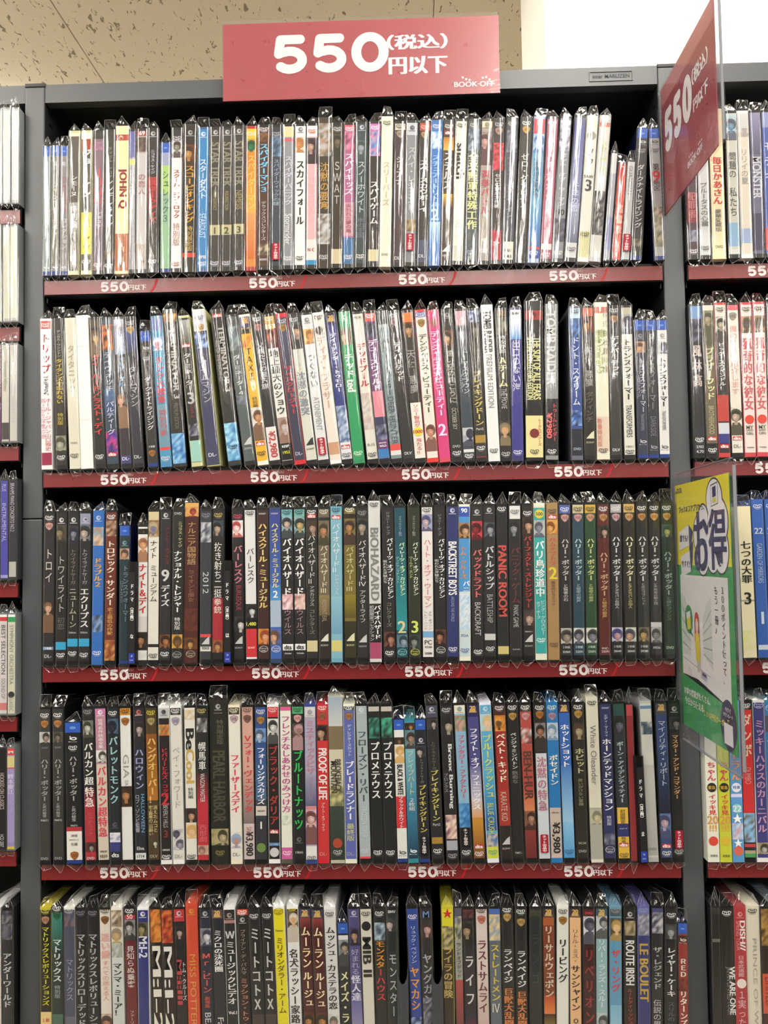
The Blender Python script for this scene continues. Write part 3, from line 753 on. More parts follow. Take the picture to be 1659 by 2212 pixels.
3 250.0 -0.11 D 272627 d5:c85468 p8-19:ececec:f4f0f0:a33 T24-49:c87a8a:バーレスク r50-66:a84a5a:BURLESQUE p70-81:2a2a2a:f0ecec:222 s85:ccc
3 266.0 -0.32 D e0e0e0 d3:333 t26-49:262626:バーレスク p62-71:222:f0f0f0:222 b71-78:141414 h75:dede3a:1,480:.85 b78-96:c8343a h90:fcc:SONY
3 280.8 -0.06 D 3d2523 h4:ccc:DISNEY T10-65:dfc97c:ハイスクール・ミュージカル p78-88:c8883a:e0a878:8a3a20 z91:ccc
3 295.9 -0.09 D,k=346 3a62ac b0-50:39438c:3a62ac b50-76:3a7ac0:6ab0e0 h4:ccd:DISNEY T10-52:e2d288:ハイスクール・ミュージカル h56:eee:2:.6 b60-77:a8b8cc p78-88:4a64a8:dcb090:6a4428 z91:dde
3 310.5 -0.02 D 272527 b0-6:78bcc0 d3:234 p6-20:8ab8c8:e0c0a8:222 T20-57:eeecea:バイオハザード m56-66:d8a0a8:f4e4e4:a06a78 t66-82:a88a90:ウイルス b88-92:eee h90:222:dts h94:ddd:TOSHIBA
3 325.4 0.10 D 272527 b0-6:78b8b4 d3:234 p6-20:8ab8b8:d8b870:222 T20-57:eeecea:バイオハザード m56-66:d8b0a8:f8ece4:a06a68 t66-82:a88a90:ウイルス b88-92:eee h90:222:dts h94:ddd:TOSHIBA
3 340.1 0.25 D 2b2927 d3:eee x6 p9-19:3a3430:b89a8a:432 t18-50:d2d0cc:バイオハザードⅡ t51-64:c4c2be:アポカリプス t66-82:887:コレクターズ b86-93:cfc49a
3 355.2 0.29 D 6c6250 d3:ddc b7-9:222 p10-25:7a6a50:cc8a60:332 t25-56:e0dcbc:バイオハザードⅢ b57-70:8a7c50:6a5a38 b70-98:2c2620 r60-74:a98:RESIDENT_EVIL s84:ddc
3 370.1 0.33 D,k=6aa4bc 80b2c4 d2:3a5060 x7 t11-43:dce4ea:バイオハザードⅡ t44-57:c8d4dc:アポカリプス b58-82:8cbccc:6a9cb8 b86-93:d0c678
3 386.8 0.30 D,w=15 776a30 d2:eed b5-8:2a2818 p8-25:7a6a38:c48c50:322 t26-55:cccb96:バイオハザードⅢ b57-72:8a7c2c:5a5020 b74-98:33301c s84:ddb
3 401.8 0.41 D 2d2c2b d4:999 p8-19:3a3a36:b8a890:222 t22-52:dedcd8:バイオハザードⅣ t54-75:c8c6c2:アフターライフ s85:ccc
3 417.6 0.09 D,h=196,k=ddd,n d2d4d2 d2:333 R17-62:7c7e7e:BiOHAZARD b64-88:232323 T65-86:eee:バイオハザード:.18 t65-87:ccc:初回限定コレクション:-.3 b88-98:a44a6a
3 434.3 0.03 D 282627 t4-19:999:ジョニー・デップ T21-60:ececea:パイレーツ・オブ・カリビアン:.15 t35-50:d8d8d6:呪われた海賊たち:-.28 t62-78:887:コレクターズ p81-91:6a4434:b8806a:211 d94:eee
3 449.9 -0.19 D 1f4c5a b20-80:1f4c5a:2a8e94 t7-20:9ab:ブラッカイマー製作 T24-58:d0eec0:パイレーツ・オブ・カリビアン:.12 t33-50:9cc:デッドマンズチェスト:-.28 h78:cec8a0:2:.8 p83-91:5a7a8a:9ab:234 z94:8cc
3 465.3 0.29 D 2d3123 t7-20:9a9:ブラッカイマー製作 T24-58:dce4d0:パイレーツ・オブ・カリビアン:.12 t33-47:cd8:ワールド・エンド:-.28 h78:d0da6a:3:.8 p83-92:3a443c:8a9a90:222 z94:cc6
3 481.3 0.37 D e8e4e0 d3:444 p6-17:9aa0c0:d8b8b8:446 t22-66:d87a86:ハート・オブ・ウーマン t68-80:777:メル・ギブソン:.18 t68-80:777:ヘレン・ハント:-.2 b81-85:78aad8 h88:555:PC h91:554:¥3500 h95:444:50088
3 496.6 0.31 D 282526 t6-20:999:ジョニー・デップ T22-60:ececea:パイレーツ・オブ・カリビアン:.15 t35-50:d8d8d6:呪われた海賊たち:-.28 p80-89:5a3c30:b0785a:211 z93:ccc
3 510.9 0.83 D 2e366a l4:dde R24-58:eee:BACKSTREET_BOYS r59-75:9aa0c0:AROUND_THE_WORLD d92:eef
3 525.6 0.74 D,k=eed 4c94d0 b0-8:3c58b0 h4:fff:90:.5 p12-22:a87c50:e0b088:3a2818 T27-48:dc8a48:トム・クルーズ:-.1 T49-75:e8eef4:バニラ・スカイ:.15 m56-80:c8dcec:a8ccec:e4ecf0 b80-98:ccdce0 h84:68a:PDA d93:4a6ab0
3 541.5 0.61 D 2c2929 l5:ddd p11-23:c84450:8a2028:311 T29-60:d86a6e:バックドラフト r63-84:c4c2c0:BACKDRAFT d94:eee
3 556.2 0.65 D 2b2b2d l4:ccc p12-22:4a4c50:a8aab0:223 T27-55:d0d0d0:バトルシップ r58-76:aaa:BATTLESHIP b83-87:ccc d92:eee
3 572.1 0.51 D 272728 d3:eee R27-72:c8544c:PANIC_ROOM b91-96:cfc07c
3 587.5 0.58 D 2c2a2b b0-10:e2e2e2 d5:666 p11-25:2c2c30:9a9ca4:222 T28-64:6a3838:パニック・ゲーム r65-79:bbb:PANIC_GAME h93:aaa:DUX-052
3 602.8 0.62 D 2d2827 d6:eee p9-22:3a3028:d8a888:322 T21-67:b8423c:パーフェクト・ストレンジャー p68-78:3a3434:c8a898:544 h82:bbb:PERFECT s86:ccc
3 617.7 0.46 D,k=eed 3ba6a4 b0-3:e8e4d0 c7:d8c84a h7:664:500:.6 p11-22:b8c0c0:889:445 T24-60:eef4f4:バリ島珍道中 t62-84:dceeee:ビング・クロスビー:.2 t63-74:dceeee:ボブ・ホープ:-.2 d87:eff b96-98:e8e4d0
3 633.0 0.62 D,k=a48458 a6845a d5:443 x9 p11-20:d8a050:e0b060:7a4018 T22-40:c85448:ハムナプトラ h45:e0d040:2:.8 t50-66:5a4630:黄金のピラミッド d90:654
3 647.7 0.66 D 2d2b2d b1-7:4a62a8 d4:eef w10:c8989a T23-50:c4bcbc:ハリー・ポッター t52-63:ccc:と賢者の石 p80-90:c8c4bc:a89888:222 h92:bbb:２枚組 h95:ccc:22969
3 662.9 0.90 D 2d4856 b1-7:cfc098 d4:443 w10:c8989a T23-50:b8ccd0:ハリー・ポッター t52-64:a8bcc4:と秘密の部屋 p80-90:d8dcdc:889:222 h92:bcc:２枚組 h95:ccc:23591
3 678.2 0.82 D 2d4c34 b1-7:cca848 d4:443 w10:c8987a T23-50:ccd08a:ハリー・ポッター t52-64:c4c488:と秘密の部屋 p80-90:d8dcd0:889:222 h92:bcb:２枚組 h95:ccc:23591
3 694.0 0.67 D 5b2a26 d4:eee w10:b8885a p15-23:3a2c28:d8a890:222 T32-60:d0a888:ハリー・ポッター t61-74:ccb06a:と秘密の部屋 h93:dcc:VHC- h95:dcc:23591
3 709.2 0.83 D 2d2d2f b1-7:b0aeb0 d4:eee w10:c8a0a8 T22-51:dcdcdc:ハリー・ポッター t52-68:ddd:とアズカバンの囚人 p80-89:c8c8dc:d8a8a0:336 h92:bbb:２枚組 h95:ccc:28449
3 725.1 0.68 D 302e29 b1-7:cfac68 d4:443 w10:c89a68 T22-51:e0dcb8:ハリー・ポッター t52-68:d8d08a:とアズカバンの囚人 p80-89:c8d0c8:d0a880:334 h92:bbb:２枚組 h95:ccc:28449
3 740.9 0.53 D 2c2d2b d4:eee w10:c08850 T22-51:d0d0cc:ハリー・ポッター t52-66:aaa:と炎のゴブレット p80-89:6a6454:c8a060:332 h92:bbb:２枚組 h95:ccc:59388
3 756.1 0.57 D 2b2c2c d4:eee w10:c89858 T22-51:d0d0cc:ハリー・ポッター t52-66:aaa:と不死鳥の騎士団 b77-80:ccc p80-90:b8b8b8:888:333 h93:ccc:59226
3 771.9 0.22 D 27382e d4:eee w10:b8904a p15-23:3a5044:b8b060:243 T32-60:9ab0a0:ハリー・ポッター t61-76:7a9080:と謎のプリンス h93:bcb:DVD
4 11.6 -0.27 D 3b3b39 d5:f4f4f4 w11:b87c40 p16-23:c8c8c4:b89888:222 h26:778:YEAR7 T33-60:a4a4a2:ハリー・ポッター t61-70:b4b4b2:と死の秘宝 h72:ccc:PART1 h96:aaa:DVD
4 28.4 -0.60 D 383836 d5:f4f4f4 w11:b88048 p16-23:5a5450:8a7468:332 h26:889:YEAR7 T33-60:a4a4a2:ハリー・ポッター t61-70:b4b4b2:と死の秘宝 h72:ccc:PART2 h96:aaa:DVD
4 48.0 -1.09 B,w=20,k=236 1d1d1d y12:eee d18:eee T24-56:a8a8a6:ハリー・ポッター t59-70:bbb:と死の秘宝 h73:ccc:PART1:.4 b74-99:ece8e2 b74-77:b0343c h80:666:2枚組:.4 h83:665:DVDセット:.6 h86:665:仕様:.4 w94:a8622c
4 68.4 -1.42 D 272525 d3:999 p9-20:777:d8d8cc:332 T23-50:e4e2de:バルカン超 b52-63:3a2628:a8343e b63-98:a8343e T51-64:f0dcd8:特急 t67-82:c85a60:ヒッチコック p86-92:5a2a2a:998:322 h96:dcc:DVD
4 83.9 -1.56 D bc8c9c b0-6:c87ca8 l4:eef t8-27:f0e8ea:世界名作映画全集 p28-36:e4e4e0:eee:332 b37-98:d2c8b8 T38-83:d8485a:バルカン超特急 h92:655:WHP h95:443:1059
4 98.6 -1.15 D 20272a d4:eee p8-18:4a6a80:223:112 T19-62:9cc4cc:バレットモンク l75:667 b80-86:e4e4ea m81-85:cce:88a:eee b86-92:383a78 h94:eee:dts
4 113.2 -1.11 D e6e6e2 b0-6:d89434 d3:332 w10:a86a2c r31-46:999:GIA t47-51:333:ジア p51-64:2c2018:c88a58:432
4 129.3 -0.88 D 25272f l4:d87058 h6:bbb:geneon p10-24:3a2c30:c8b0a8:222 T27-53:9a9cc4:ハロウィン r56-80:7ab0d8:HALLOWEEN:.25 t56-80:bbc:ロブ・ゾンビ監督:-.22 h90:ccc:Elva b93-97:e0e0e0 h95:444:1714
4 145.4 -1.21 D 4a3a24 d4:cfc848 w10:a89a60 b18-60:8a5220:a8702c T20-62:e0bc68:ハングオーバー！ t63-80:d4c488:消えたムコと:.2 t63-82:d4c488:史上最悪の二日酔い:-.2 p84-90:3a3424:e4e0c0:443 h95:aa9:DLV
4 160.7 -1.02 D,k=eee 251f1f b0-8:bcc0c0 l4:667 m12-19:c86a28:e0b040:446 T27-58:c83440:ビバリーヒルズ・コップ h59:c83440:2:.7 r63-77:bbb:BEVERLY_HILLS h81:833:3:.5 h91:ccc:100201 d95:eee
4 175.5 -1.15 D,k=f4f4f0 dedbd4 b0-6:353230 d3:eee w10:b0a8c0 t26-65:a0a09c:ペイ・フォワード p78-84:dedbd4:556:334 p84-91:dedbd4:a8a0b8:445 h95:999:DL-
4 191.3 -0.71 D e4e1d8 m3-9:e4e1d8:d8c8a8:c8b080 R15-28:262626:Be R28-49:c8a654:Cool t52-59:333:特別編 p65-74:332c28:d8a880:322 p75-84:e0c8a0:e0b898:c8a060 d95:333
4 205.8 -0.48 D 272727 d3:c8b868 m8-17:262626:e0e0e0:555 t23-41:ecebe8:幌馬車 b42-60:272727:a82c38 b60-98:b8303c r43-61:e4dcdc:WAGON_MASTER t75-86:d86a70:西部劇 p88-94:c8a890:b89a80:855
4 225.9 -0.61 D,w=21,h=198,n 24251e l5:ccc h9:998:TOUCHSTONE:.5 t13-28:665:特別限定版:.1 R32-75:4a483a:PEARL_HARBOR p79-89:a89c70:cbb890:332 d93:9a8a50
4 246.1 -0.74 D,k=f0e8d0 e6e2da b1-6:332e28 d3:eec w9:c0a8b0 T31-68:d8485a:ファーザーズデイ p80-90:e6e2da:b88068:8aa0c8 h94:888:DL-
4 261.4 -0.51 D d0a496 b40-75:d0a496:7a7070 d3:544 w9:7a5a50 T19-68:cc4a4c:Ｖフォー・ヴェンデッタ b75-98:cfc0c0 r77-82:b66:SALE R80-95:2c2c2c:¥3,980
4 275.8 0.08 D 304e88 d4:eef w10:b0823c p15-24:6a94d0:c8d0dc:456 b25-60:304e88:4a6a90 T27-63:ecf0f6:フォーリングスカイズ b60-72:3a4048 b64-70:d0c8c0 h67:555:season:.6 h76:eee:1:.5 b72-98:33353a c90:6a8a4a
4 291.7 -0.25 D,k=f4f4f4 201d1d b0-8:c8343a d3:fcc p9-25:d8d8d4:f0f0ec:1c1c1c T26-76:a83a3a:ブラック・ダリア x80 b87-89:4a80b8 h88:eee:レンタル c93:ccc
4 307.1 -0.20 D,k=554 e8e8dc b0-4:d85c96 T7-68:b85a8c:フレンチなしあわせのみつけ方 m70-76:dce0d0:b8c8b0:e8e8dc b90-98:cc60a0 d93:fde
4 321.8 -0.16 D 202021 b0-6:58b878 d3:233 w9:d8a0a0 p12-29:3a2c28:7a5848:c8a0a8 T29-79:38b858:ブルートナッツ l85:777 h93:bbb:19041
4 336.8 -0.12 D,k=348 aba8ba b0-8:d4d4d0 l5:999 T10-44:bc7c98:ミスティックピザ b44-64:a0a0b8:5a5c7c r46-60:a88098:Mystic_Pizza b64-66:c88 p66-88:dcb0bc:f0ccc8:5a3430 b89-98:e4e4e0 d96:333
4 351.1 0.06 D,k=c23 c83636 d2:fdd w8:9a5a40 p13-23:4a3828:d0a888:211 R28-60:f4ecec:PROOF_OF_LIFE t62-80:f0d8d8:プルーフ・オブ・ライフ h94:d88:DL-
4 368.4 -0.37 D,w=17,h=199,k=bba,n bcb7a2 b0-18:98aabc:c8ccc8 b18-32:7a6e54 b32-50:cfc8b0 R38-58:4c4838:BROKEBACK:.12 R39-58:4c4838:MOUNTAIN:-.18 m54-66:cfc890:5a6450:8a8858 b66-98:38453b:2c352c c88:a84a34 d93:ccc
4 384.3 -0.18 D,k=eed 5c68ac b0-4:3a3834 d2:eee w8:a87850 t13-33:dce0f0:ディレクターズカット T36-73:f0f0f4:ブレードランナー t75-86:d0d08a:最終版 h94:99b:DL-
4 401.5 -0.85 D a9b6ba l4:dde T17-62:48565e:フローズン・リバー r65-84:c4d4da:FROZEN_RIVER b96-98:d84a5a d92:ccd
4 416.8 -0.91 D 1f2121 b2-5:c4bcb4 m9-22:2a6a58:4aa88a:1f2121 T24-60:ececec:プロメテウス d93:eee
4 432.0 -0.87 D 1f2121 b2-5:c4bcb4 m9-22:2a6a58:4aa88a:1f2121 T24-60:ececec:プロメテウス d93:eee
4 446.3 -0.87 B,k=248 e6e6e2 p13-18:2c2420:864:432 p18-31:e6e6e2:e0b890:c89a48 R32-53:262626:BLACK_&_WHITE b54-76:c8343a t54-76:fff:ブラック＆ホワイト y93:555
4 459.4 -0.87 B,nohead,k=389 4a94ac p3-8:2c2018:c84:432 p9-21:6a8a90:a88a70:322 b21-60:7ab4c4:3a80a0 b60-98:3a80a0:1c3a50 t22-53:c8d0a0:ブレイブハート t55-64:ddd:２枚組 y92:eee
4 472.6 -0.87 B,k=226 23252d l15:dde p19-27:33353c:c8b8b0:222 t28-45:8a866c:トワイライトサーガ T46-79:cfbe5c:ブレイキングドーン N81
4 488.8 -1.51 D 28272b b1-9:4a4c5e l4:dde p10-17:38383c:c8b8b0:222 t24-42:7a7660:トワイライトサーガ T42-74:cfc66a:ブレイキングドーン h76:bbb:Part2 b84-88:a8843a d92:eee
4 506.3 -1.46 D 272529 d4:ccc p9-20:2c2a2c:c0b0a0:222 R26-66:dedede:Bronx_Burning:.12 t44-56:aaa:ブロンクス:-.28 m70-85:e0c0a8:f0e0d0:8a5a6a b86-92:a8aab8 d95:aaa
4 523.0 -1.70 D 88b4d2 b0-7:e4e4d4 l4:998 m8-18:a87878:d8a898:5a9a70 T20-60:d85a6a:ファンタジー・ファクトリー m63-78:4a8ec8:78b0dc:2a68a8 b78-98:282828 N78 d93:eee
4 538.4 -1.55 D 4b4a88 b0-9:2c2c60 f4 b40-60:6a6aa0:c8c4d8 b60-72:d4ccd0:d8a068 b72-98:c89038:7a4a20 T16-67:f4f4f8:フライト・オブ・フェニックス x90 d94:fee
4 554.7 -1.87 D,k=eef 5caad0 l4:cde p7-18:a8d0e0:e4c0a8:d8b878 b40-80:5cb4d8:2a5ca8 T20-60:cfd86a:ブルークラッシュ r63-82:cfd848:BLUE_CRUSH m82-90:4a80b8:d8c0a8:2a5ca8 b90-98:d4dc4a d93:5a8
4 570.9 -1.71 D 9c3029 b0-8:4a2420 d3:eee p8-18:c87830:3a2418:e0a040 T19-50:f0ecd0:ベスト・キッド b54-76:a83830 r56-74:cba:KARATE_KID b77-98:2a2422 s86:ccc
4 585.3 -1.28 D 272624 d3:eee w9:b89048 T19-42:dedcd8:ベンジャミンバトン t43-51:8a8680:数奇な h94:bbb:YMC-
4 600.7 -1.24 D b24e46 b0-6:383432 d3:eee w9:d89a9c m16-26:e4dcd8:b24e46:544 R31-61:5a3a30:BEN-HUR b55-68:c05a48:d88a60 p68-80:8a5a40:c89878:322 b80-98:8a3a36:6a2a2a
4 615.9 -0.72 D 2b2725 d3:eee w8:b07030 p13-31:8a8484:b87858:1c1614 b32-98:d2dae2 T34-68:b87a88:沈黙の特急 n82
4 630.3 -0.56 D,k=27b 2a7abc d3:dee w9:a890b0 p13-24:b8c8d4:d8d8dc:68a T33-52:f0f0d8:ポセイドン b66-97:cdbcb0 h69:443:SPECIAL:.6 R75-94:2c2c2c:¥3,980
4 645.7 -0.84 D 3568b8 b1-7:2c2c5c f4 b40-75:4a80c8:9cccec b75-98:8cc4ea:4a98d0 T14-41:f8fafc:ホットショット d93:3a5a7a
4 661.2 -0.40 D 2b2923 d3:eee w8:b89048 p13-24:3a342c:b8a888:543 T29-45:c0bd90:ホビット t48-65:9c9878:思いがけない冒険 h88:998:MGM h93:aaa:DVD
4 678.4 -0.59 D,h=195,k=e4e0cc,n deDac8 d3:333 r17-53:777:White_Oleander b67-98:a8a69c p68-77:b8b49c:d0c098:776
4 693.6 -0.39 D 31355e h4:ccd:DISNEY t8-22:dde:エディ・マーフィ T23-68:eeeef4:ホーンテッドマンション t71-77:ccd:特別版 m82-89:5a5a78:99a:334 z92:bbb
4 710.1 -0.66 D 2d3339 b0-9:2b4c46 p9-19:2c2e30:667:222 T25-63:c0cccc:ボーン・アイデンティティー b66-98:dbb242 b76-84:2c3468 t67-76:5a4a28:初回限定 h79:eee:パッケージ t84-88:553:特典 x89 d95:553
4 721.9 -0.31 C,h=188,w=8.5 8c3035 b0-8:b8444a
4 744.3 -1.15 D,k=bbb d2d2ca b3-5:68a m13-21:5a6a70:ccc:345 b40-96:c4c4be:b0b0ac h92:888:DVD
4 760.6 -0.59 D 3b4b7a b0-9:4a4a58 f4 b30-70:34486e:223 t12-53:c4d4e0:マイノリティ・リポート p70-85:5a78a8:d8b8c0:446 x90 d94:eee
4 774.9 -0.24 D 252524 l5:ccc p10-18:3a3a3a:8a8a8a:222 T21-61:d8a878:マスター・アンド・コマンダー n80 d93:ccc
5 14.2 -0.64 D,k=c8b838 211f19 d2:d0cc5a w8:b8886c T12-61:cccb3c:マトリックスレボリューションズ b65-90:e4cc8a h70:c84a4a:１枚
5 29.3 -0.78 D 24302c d0:eee w5:264 b3-28:3a8a7a:24302c T19-46:d0dcda:マトリックス t48-56:9aa:特別版 b66-80:465
5 43.7 -0.78 D,k=f0f0e8 4b4f62 d2:bbb m5-12:8a6a68:667:445 t32-58:9a9cb0:マトリックス b68-90:667
5 58.3 -0.85 D 202021 d3:889 T16-74:acaeb0:マトリックスリローデッド
5 72.6 -0.74 D 202022 d3:889 T16-80:acaeb0:マトリックスレボリューション
5 88.3 -1.01 D e2dad0 d2:443 w8:8a5a28 T16-32:e0a8a0:迷い婚 t33-58:dca098:すべての迷える人 p66-82:cba:c88a60:322
5 103.6 -1.29 D,k=f0ece4 cad2ce m0-12:a08870:e0d0c0:654 p12-22:d8d4c0:c8a868:876 m22-31:a0a098:776:cad2ce T34-67:2c2c2c:マンマ・ミーア！
5 119.7 -1.45 D 6b2429 b0-5:2c2422 d2:eee b5-8:a83444 h6:fcc:50:.5 p8-21:8a8a88:c8c4c0:222 t24-50:e0dcd8:見知らぬ乗客 t64-90:d0b8b8:ファーリー・グレンジャー
5 134.0 -0.73 D,k=f4f4f4 2c3476 l4:f4f4f8 p9-18:5a5844:a89868:332 R18-31:e0e4ee:M:I-2
5 151.8 -1.73 D 2b2119 m0-22:d87828:6a3c1c:e0a050 R25-78:e4e0d4:M:I-2
5 166.2 -1.67 D 2b1d19 m0-22:b83a28:5a1c14:d87a3a R25-78:e4e0dc:M:I-2
5 180.5 -1.67 D 252123 b0-9:b8383c l4:fcc p12-20:2c2628:c8b0a8:322 R33-60:b84448:M:i:III:-.1 t34-58:ddd:トム・クルーズ:.3
5 194.9 -1.35 D,h=195,k=cc4c34,n cc4c34 l5:d8a040 r31-74:d89a48:MISS_POTTER
5 212.1 -1.56 D 272b3b l4:ccc p13-24:8a8c94:eee:334 T28-53:cc5a54:Ｍｒ．ビーン t55-62:c54:劇場版 r65-80:ccc:BEAN
5 227.5 -1.78 D 24262d b1-7:5a4a58 f4 T14-40:e4e4e4:ミクロの決死圏 r68-90:ddd:Fantastic
5 242.1 -1.74 D,k=f4f4f4 242424 l5:b8a8a0 b8-10:a87a78 T14-20:ccc:Ｗ T21-60:e4e4e0:ミュージックビデオ h65:eee:Vol.1:.7
5 256.5 -1.40 D 251f1d b0-5:d8543c d3:fff l8:ccc t14-42:a89c90:ブライアン・デ・パルマ T44-84:b87a6a:ミッション・トゥ・マーズ
5 273.2 -2.10 D 232323 d5:ddd T12-64:c4c4c0:ミートコトＸ b66-90:443a38
5 288.1 -1.99 D 232323 d5:ddd T12-64:c4c4c0:ミートコトＸ b66-90:443a38
5 302.6 -2.07 D,k=f8f8f4 e4d922 z3:776a20 h15:776a20:Disney t19-66:3a3818:ミリオンダラー・アーム
5 317.0 -1.37 D,k=f8f8f4 e6e6e4 b0-3:333018 h2:dc4:KEEP p3-22:3a2c20:c89058:f0e8d8 T26-72:3a3a3a:名犬ラッシー家路
5 334.2 -2.10 D 4c1d21 b0-7:3c3c60 f4 b7-14:8a3a38:4c1d21 T12-38:f0dcb0:ムーラン T40-62:f0dcb0:ルージュ p65-85:5a2c20:c88848:221
5 348.6 -1.85 D 4a1b1f b0-7:3c3c60 f4 b7-14:8a3a38:4c1d21 T12-38:f0dcb0:ムーラン T40-62:f0dcb0:ルージュ p65-85:5a2c20:c88848:221
5 362.9 -1.66 D,k=eee dadad8 d4:555 T12-63:3a3a3a:ムッシュ・カステラの恋 p66-84:dadad8:b89088:554
5 376.7 -1.24 B,k=235 20252a b9-12:ddd p12-30:8a9a9c:c0a890:222 T33-90:e0deb0:メイズ・ランナー
5 390.4 -1.22 D 4c487a l4:ccd p13-24:3a3660:c89878:222 t26-42:a8a8c8:好まれる T42-58:d4d4e8:怪人達 b55-90:5a5c98:a8a0bc
5 404.8 -1.22 D d4d1c6 d4:333 c12:222 R19-43:262626:MIB_II
5 419.1 -0.62 D 232323 d4:eee m10-21:7a98a8:334:b8d0dc T21-38:d8963a:モンスタ T38-58:c8383c:ーハウス
5 433.5 -0.42 D 23292b h3:ddd:BMV p6-15:262a2c:c8b8b0:444 t28-68:b8c0c4:モンスター
5 461.1 -1.38 D 2e4896 d6:eef t12-35:d4dcec:リュック・ベッソン T37-64:dc9a44:ヤマカシ m68-90:2e4896:9ab0d0:22305c
5 475.5 -0.82 D 2d2b2d h5:6a8ac0:M:.5 p9-20:33302e:d0a8a0:433 T29-60:a4a4ac:ヤングガン m56-74:667:99a:334
5 497.7 0.28 D,k=c8c030 352a1b b0-14:d8d22e c4:d8d22e h4:c83434:★:.8 m12-26:a09a58:332:c8b88a T24-56:b8a060:ライラの冒険
5 511.7 -0.17 C,h=190,w=9.5 9a9a92 b0-6:556 m6-20:443:99a:cc9 t22-44:333:ランドオブデッド b45-90:a84a4a:433
5 525.0 -0.55 D 2a272d m2-7:533:2a272d:744 p9-22:33302e:b89878:221 T28-62:d0d0d0:ライフ b66-90:24243a:822
5 539.4 -0.12 D d8cac6 d2:333 w8:cc7c68 T20-65:6a383a:ラストサムライ b40-90:d8cac6:b89a94
5 554.3 0.08 D 5c6672 b0-6:4a6ab0 m5-21:c8b48a:8a9ab0:e0d0a0 T23-58:cfbc4a:ストレートメン t58-66:e4e2c0:Ⅳ
5 569.5 0.07 D 242424 d2:eee w7:b89a58 T26-47:dedede:ランペイジ T50-74:cc7c44:巨獣大乱闘
5 584.8 0.44 D 242424 d3:eee w10:b89a58 T27-50:dedede:ランペイジ T52-74:cc7c44:巨獣大乱闘
5 600.0 1.06 D 23292b m2-6:353a30:23292b:4a4a30 t14-50:3a4442:ランゴ
5 617.1 0.53 D 7c3c23 b1-7:3a3040 f4 b7-12:a85a30 T12-56:d0c0a8:リーサルウェポン b55-66:b84a28:d88040 b66-90:3a2a20:c8a840
5 631.5 1.41 D,k=f0f0ea e2e2da d3:443 w9:a8762c T20-47:2c2c2c:リービング
5 647.1 1.03 D e3b688 b1-7:3a3040 f4 t14-35:7a6a58:リトル・ミス・ T36-64:35322e:サンシャイン h70:333:O:.4
5 663.2 0.94 D 3b1b1d b1-6:4a2020 h4:c44:DVD p6-23:d8d8dc:667:223 T25-72:8a3434:リベリオン
5 677.5 1.27 D,k=222 91b4ba b1-6:38586a f4 p6-20:c8d0d0:b0b4b0:333 t20-62:dce8ea:リバー・ランズ・スルー p65-84:b8c8c8:98a0a0:333
5 693.6 1.32 D,k=6a98b4 5b96ba b0-6:4a5a60 d2:999 p7-21:4a4438:e0b890:c0a058 T26-52:cc444c:ザ・リング b60-90:7ab0cc:a8d0e0
5 710.5 1.36 D 26231f l5:ddd m9-18:8a7a58:443:b8a880 R21-48:e4e4e0:ROUTE_IRISH t50-72:b8483c:ルートアイリッシュ b66-90:3a2018
5 727.3 1.12 D,k=66a 343970 b0-5:6a78b8 d2:99b m5-18:8a8ca0:b8b8c0:556 R23-58:c0a040:LE_BOULET
5 741.7 1.91 D 2b2b2d b0-4:4a4a78 m4-17:8a8a98:445:c8c8cc T25-51:b4b4b4:ザ・レジェンド t57-74:bbb:伝説の男
5 757.7 1.78 D 232323 d5:eee p11-20:3a3a3a:a8a8a8:555 T25-55:e0e0e0:レイヤー・ケーキ t58-76:667:スリルの一日
5 773.0 1.07 B,w=11.5,k=236 8c342a b9-14:3a2420 y12:dcb T24-37:e4dcd4:ＲＥＤ m38-46:6a201a:8c342a:4a1814 T46-70:ece4dc:リターンズ
r1 815.7 0.16 D 4b3b45 b55-75:8a3a44 t54-72:c87a80:犯罪者 m80-88:667:99a:445 d94:eee
r1 830.0 0.16 D d0d2d2 t48-78:666:ブルータスの心臓 d92:554
r1 846.9 0.21 D,h=194,w=16,k=f0e2ba,n efe0b6 T32-64:c83a3a:毎日かあさん t67-82:666:豪華愛蔵版 h92:886:DVD
r1 865.3 0.34 D cbccc0 b2-18:b8c8cc p4-20:b8d0d8:6aa0c0:445 t28-46:555:問題の t52-72:555:私たち b76-92:8ab0d0 d95:eee
r1 880.6 0.07 D,k=eee e0d8c8 b2-12:ccc m12-18:889:c8b8a0:ddd t26-50:a8a8a0:リリイの夏 b80-90:9ab0d0
r1 894.9 0.24 D 6c6c84 b0-30:8a88a8:5a5a74 R32-60:c8c8d4:MONSTER b70-95:44445c
r1 909.3 0.37 D 4a60a8 b0-12:8a94c0 t20-50:dde:モテキ b80-95:c84a4a
r2 815.7 0.00 D 2f2f35 b0-10:7a9cc8 m10-25:445:778:223 T26-55:ccbcb8:風林高 b80-98:33333a d88:eee h93:ccc:2702 h96:ccc:4.70
r2 830.0 0.00 D 6c6353 b0-5:ddd8cc p5-28:8a8870:b8a888:443 T29-63:dedca0:ブラザーフッド r67-85:bcb890:BROTHERHOOD x88 b91-98:262422 d95:eee
r2 844.5 0.09 D,k=c83a3a dedacf d4:444 p9-26:cfc8b8:c8bca0:181818 b26-98:343230 T26-57:e0ddd8:ビッグ・スウィンドル！ b60-77:b8443c b78-85:ccd0d8 b85-91:383c80 x93
r2 860.7 -0.08 D e4dfd3 b0-5:dc6a78 w9:a09890 t15-60:dca4a4:僕の彼女を紹介します p68-86:e4dfd3:e0c0b0:221 x88 h93:887:DL-
r2 876.2 0.25 D,k=cc4450 ecdcd8 d4:444 p9-20:b89078:5a4a48:443 T23-70:c8646a:猟奇的な彼女 c76:d84a3c h81:776:MY h83:776:SASSY h85:776:GIRL h94:666:TOSHIBA
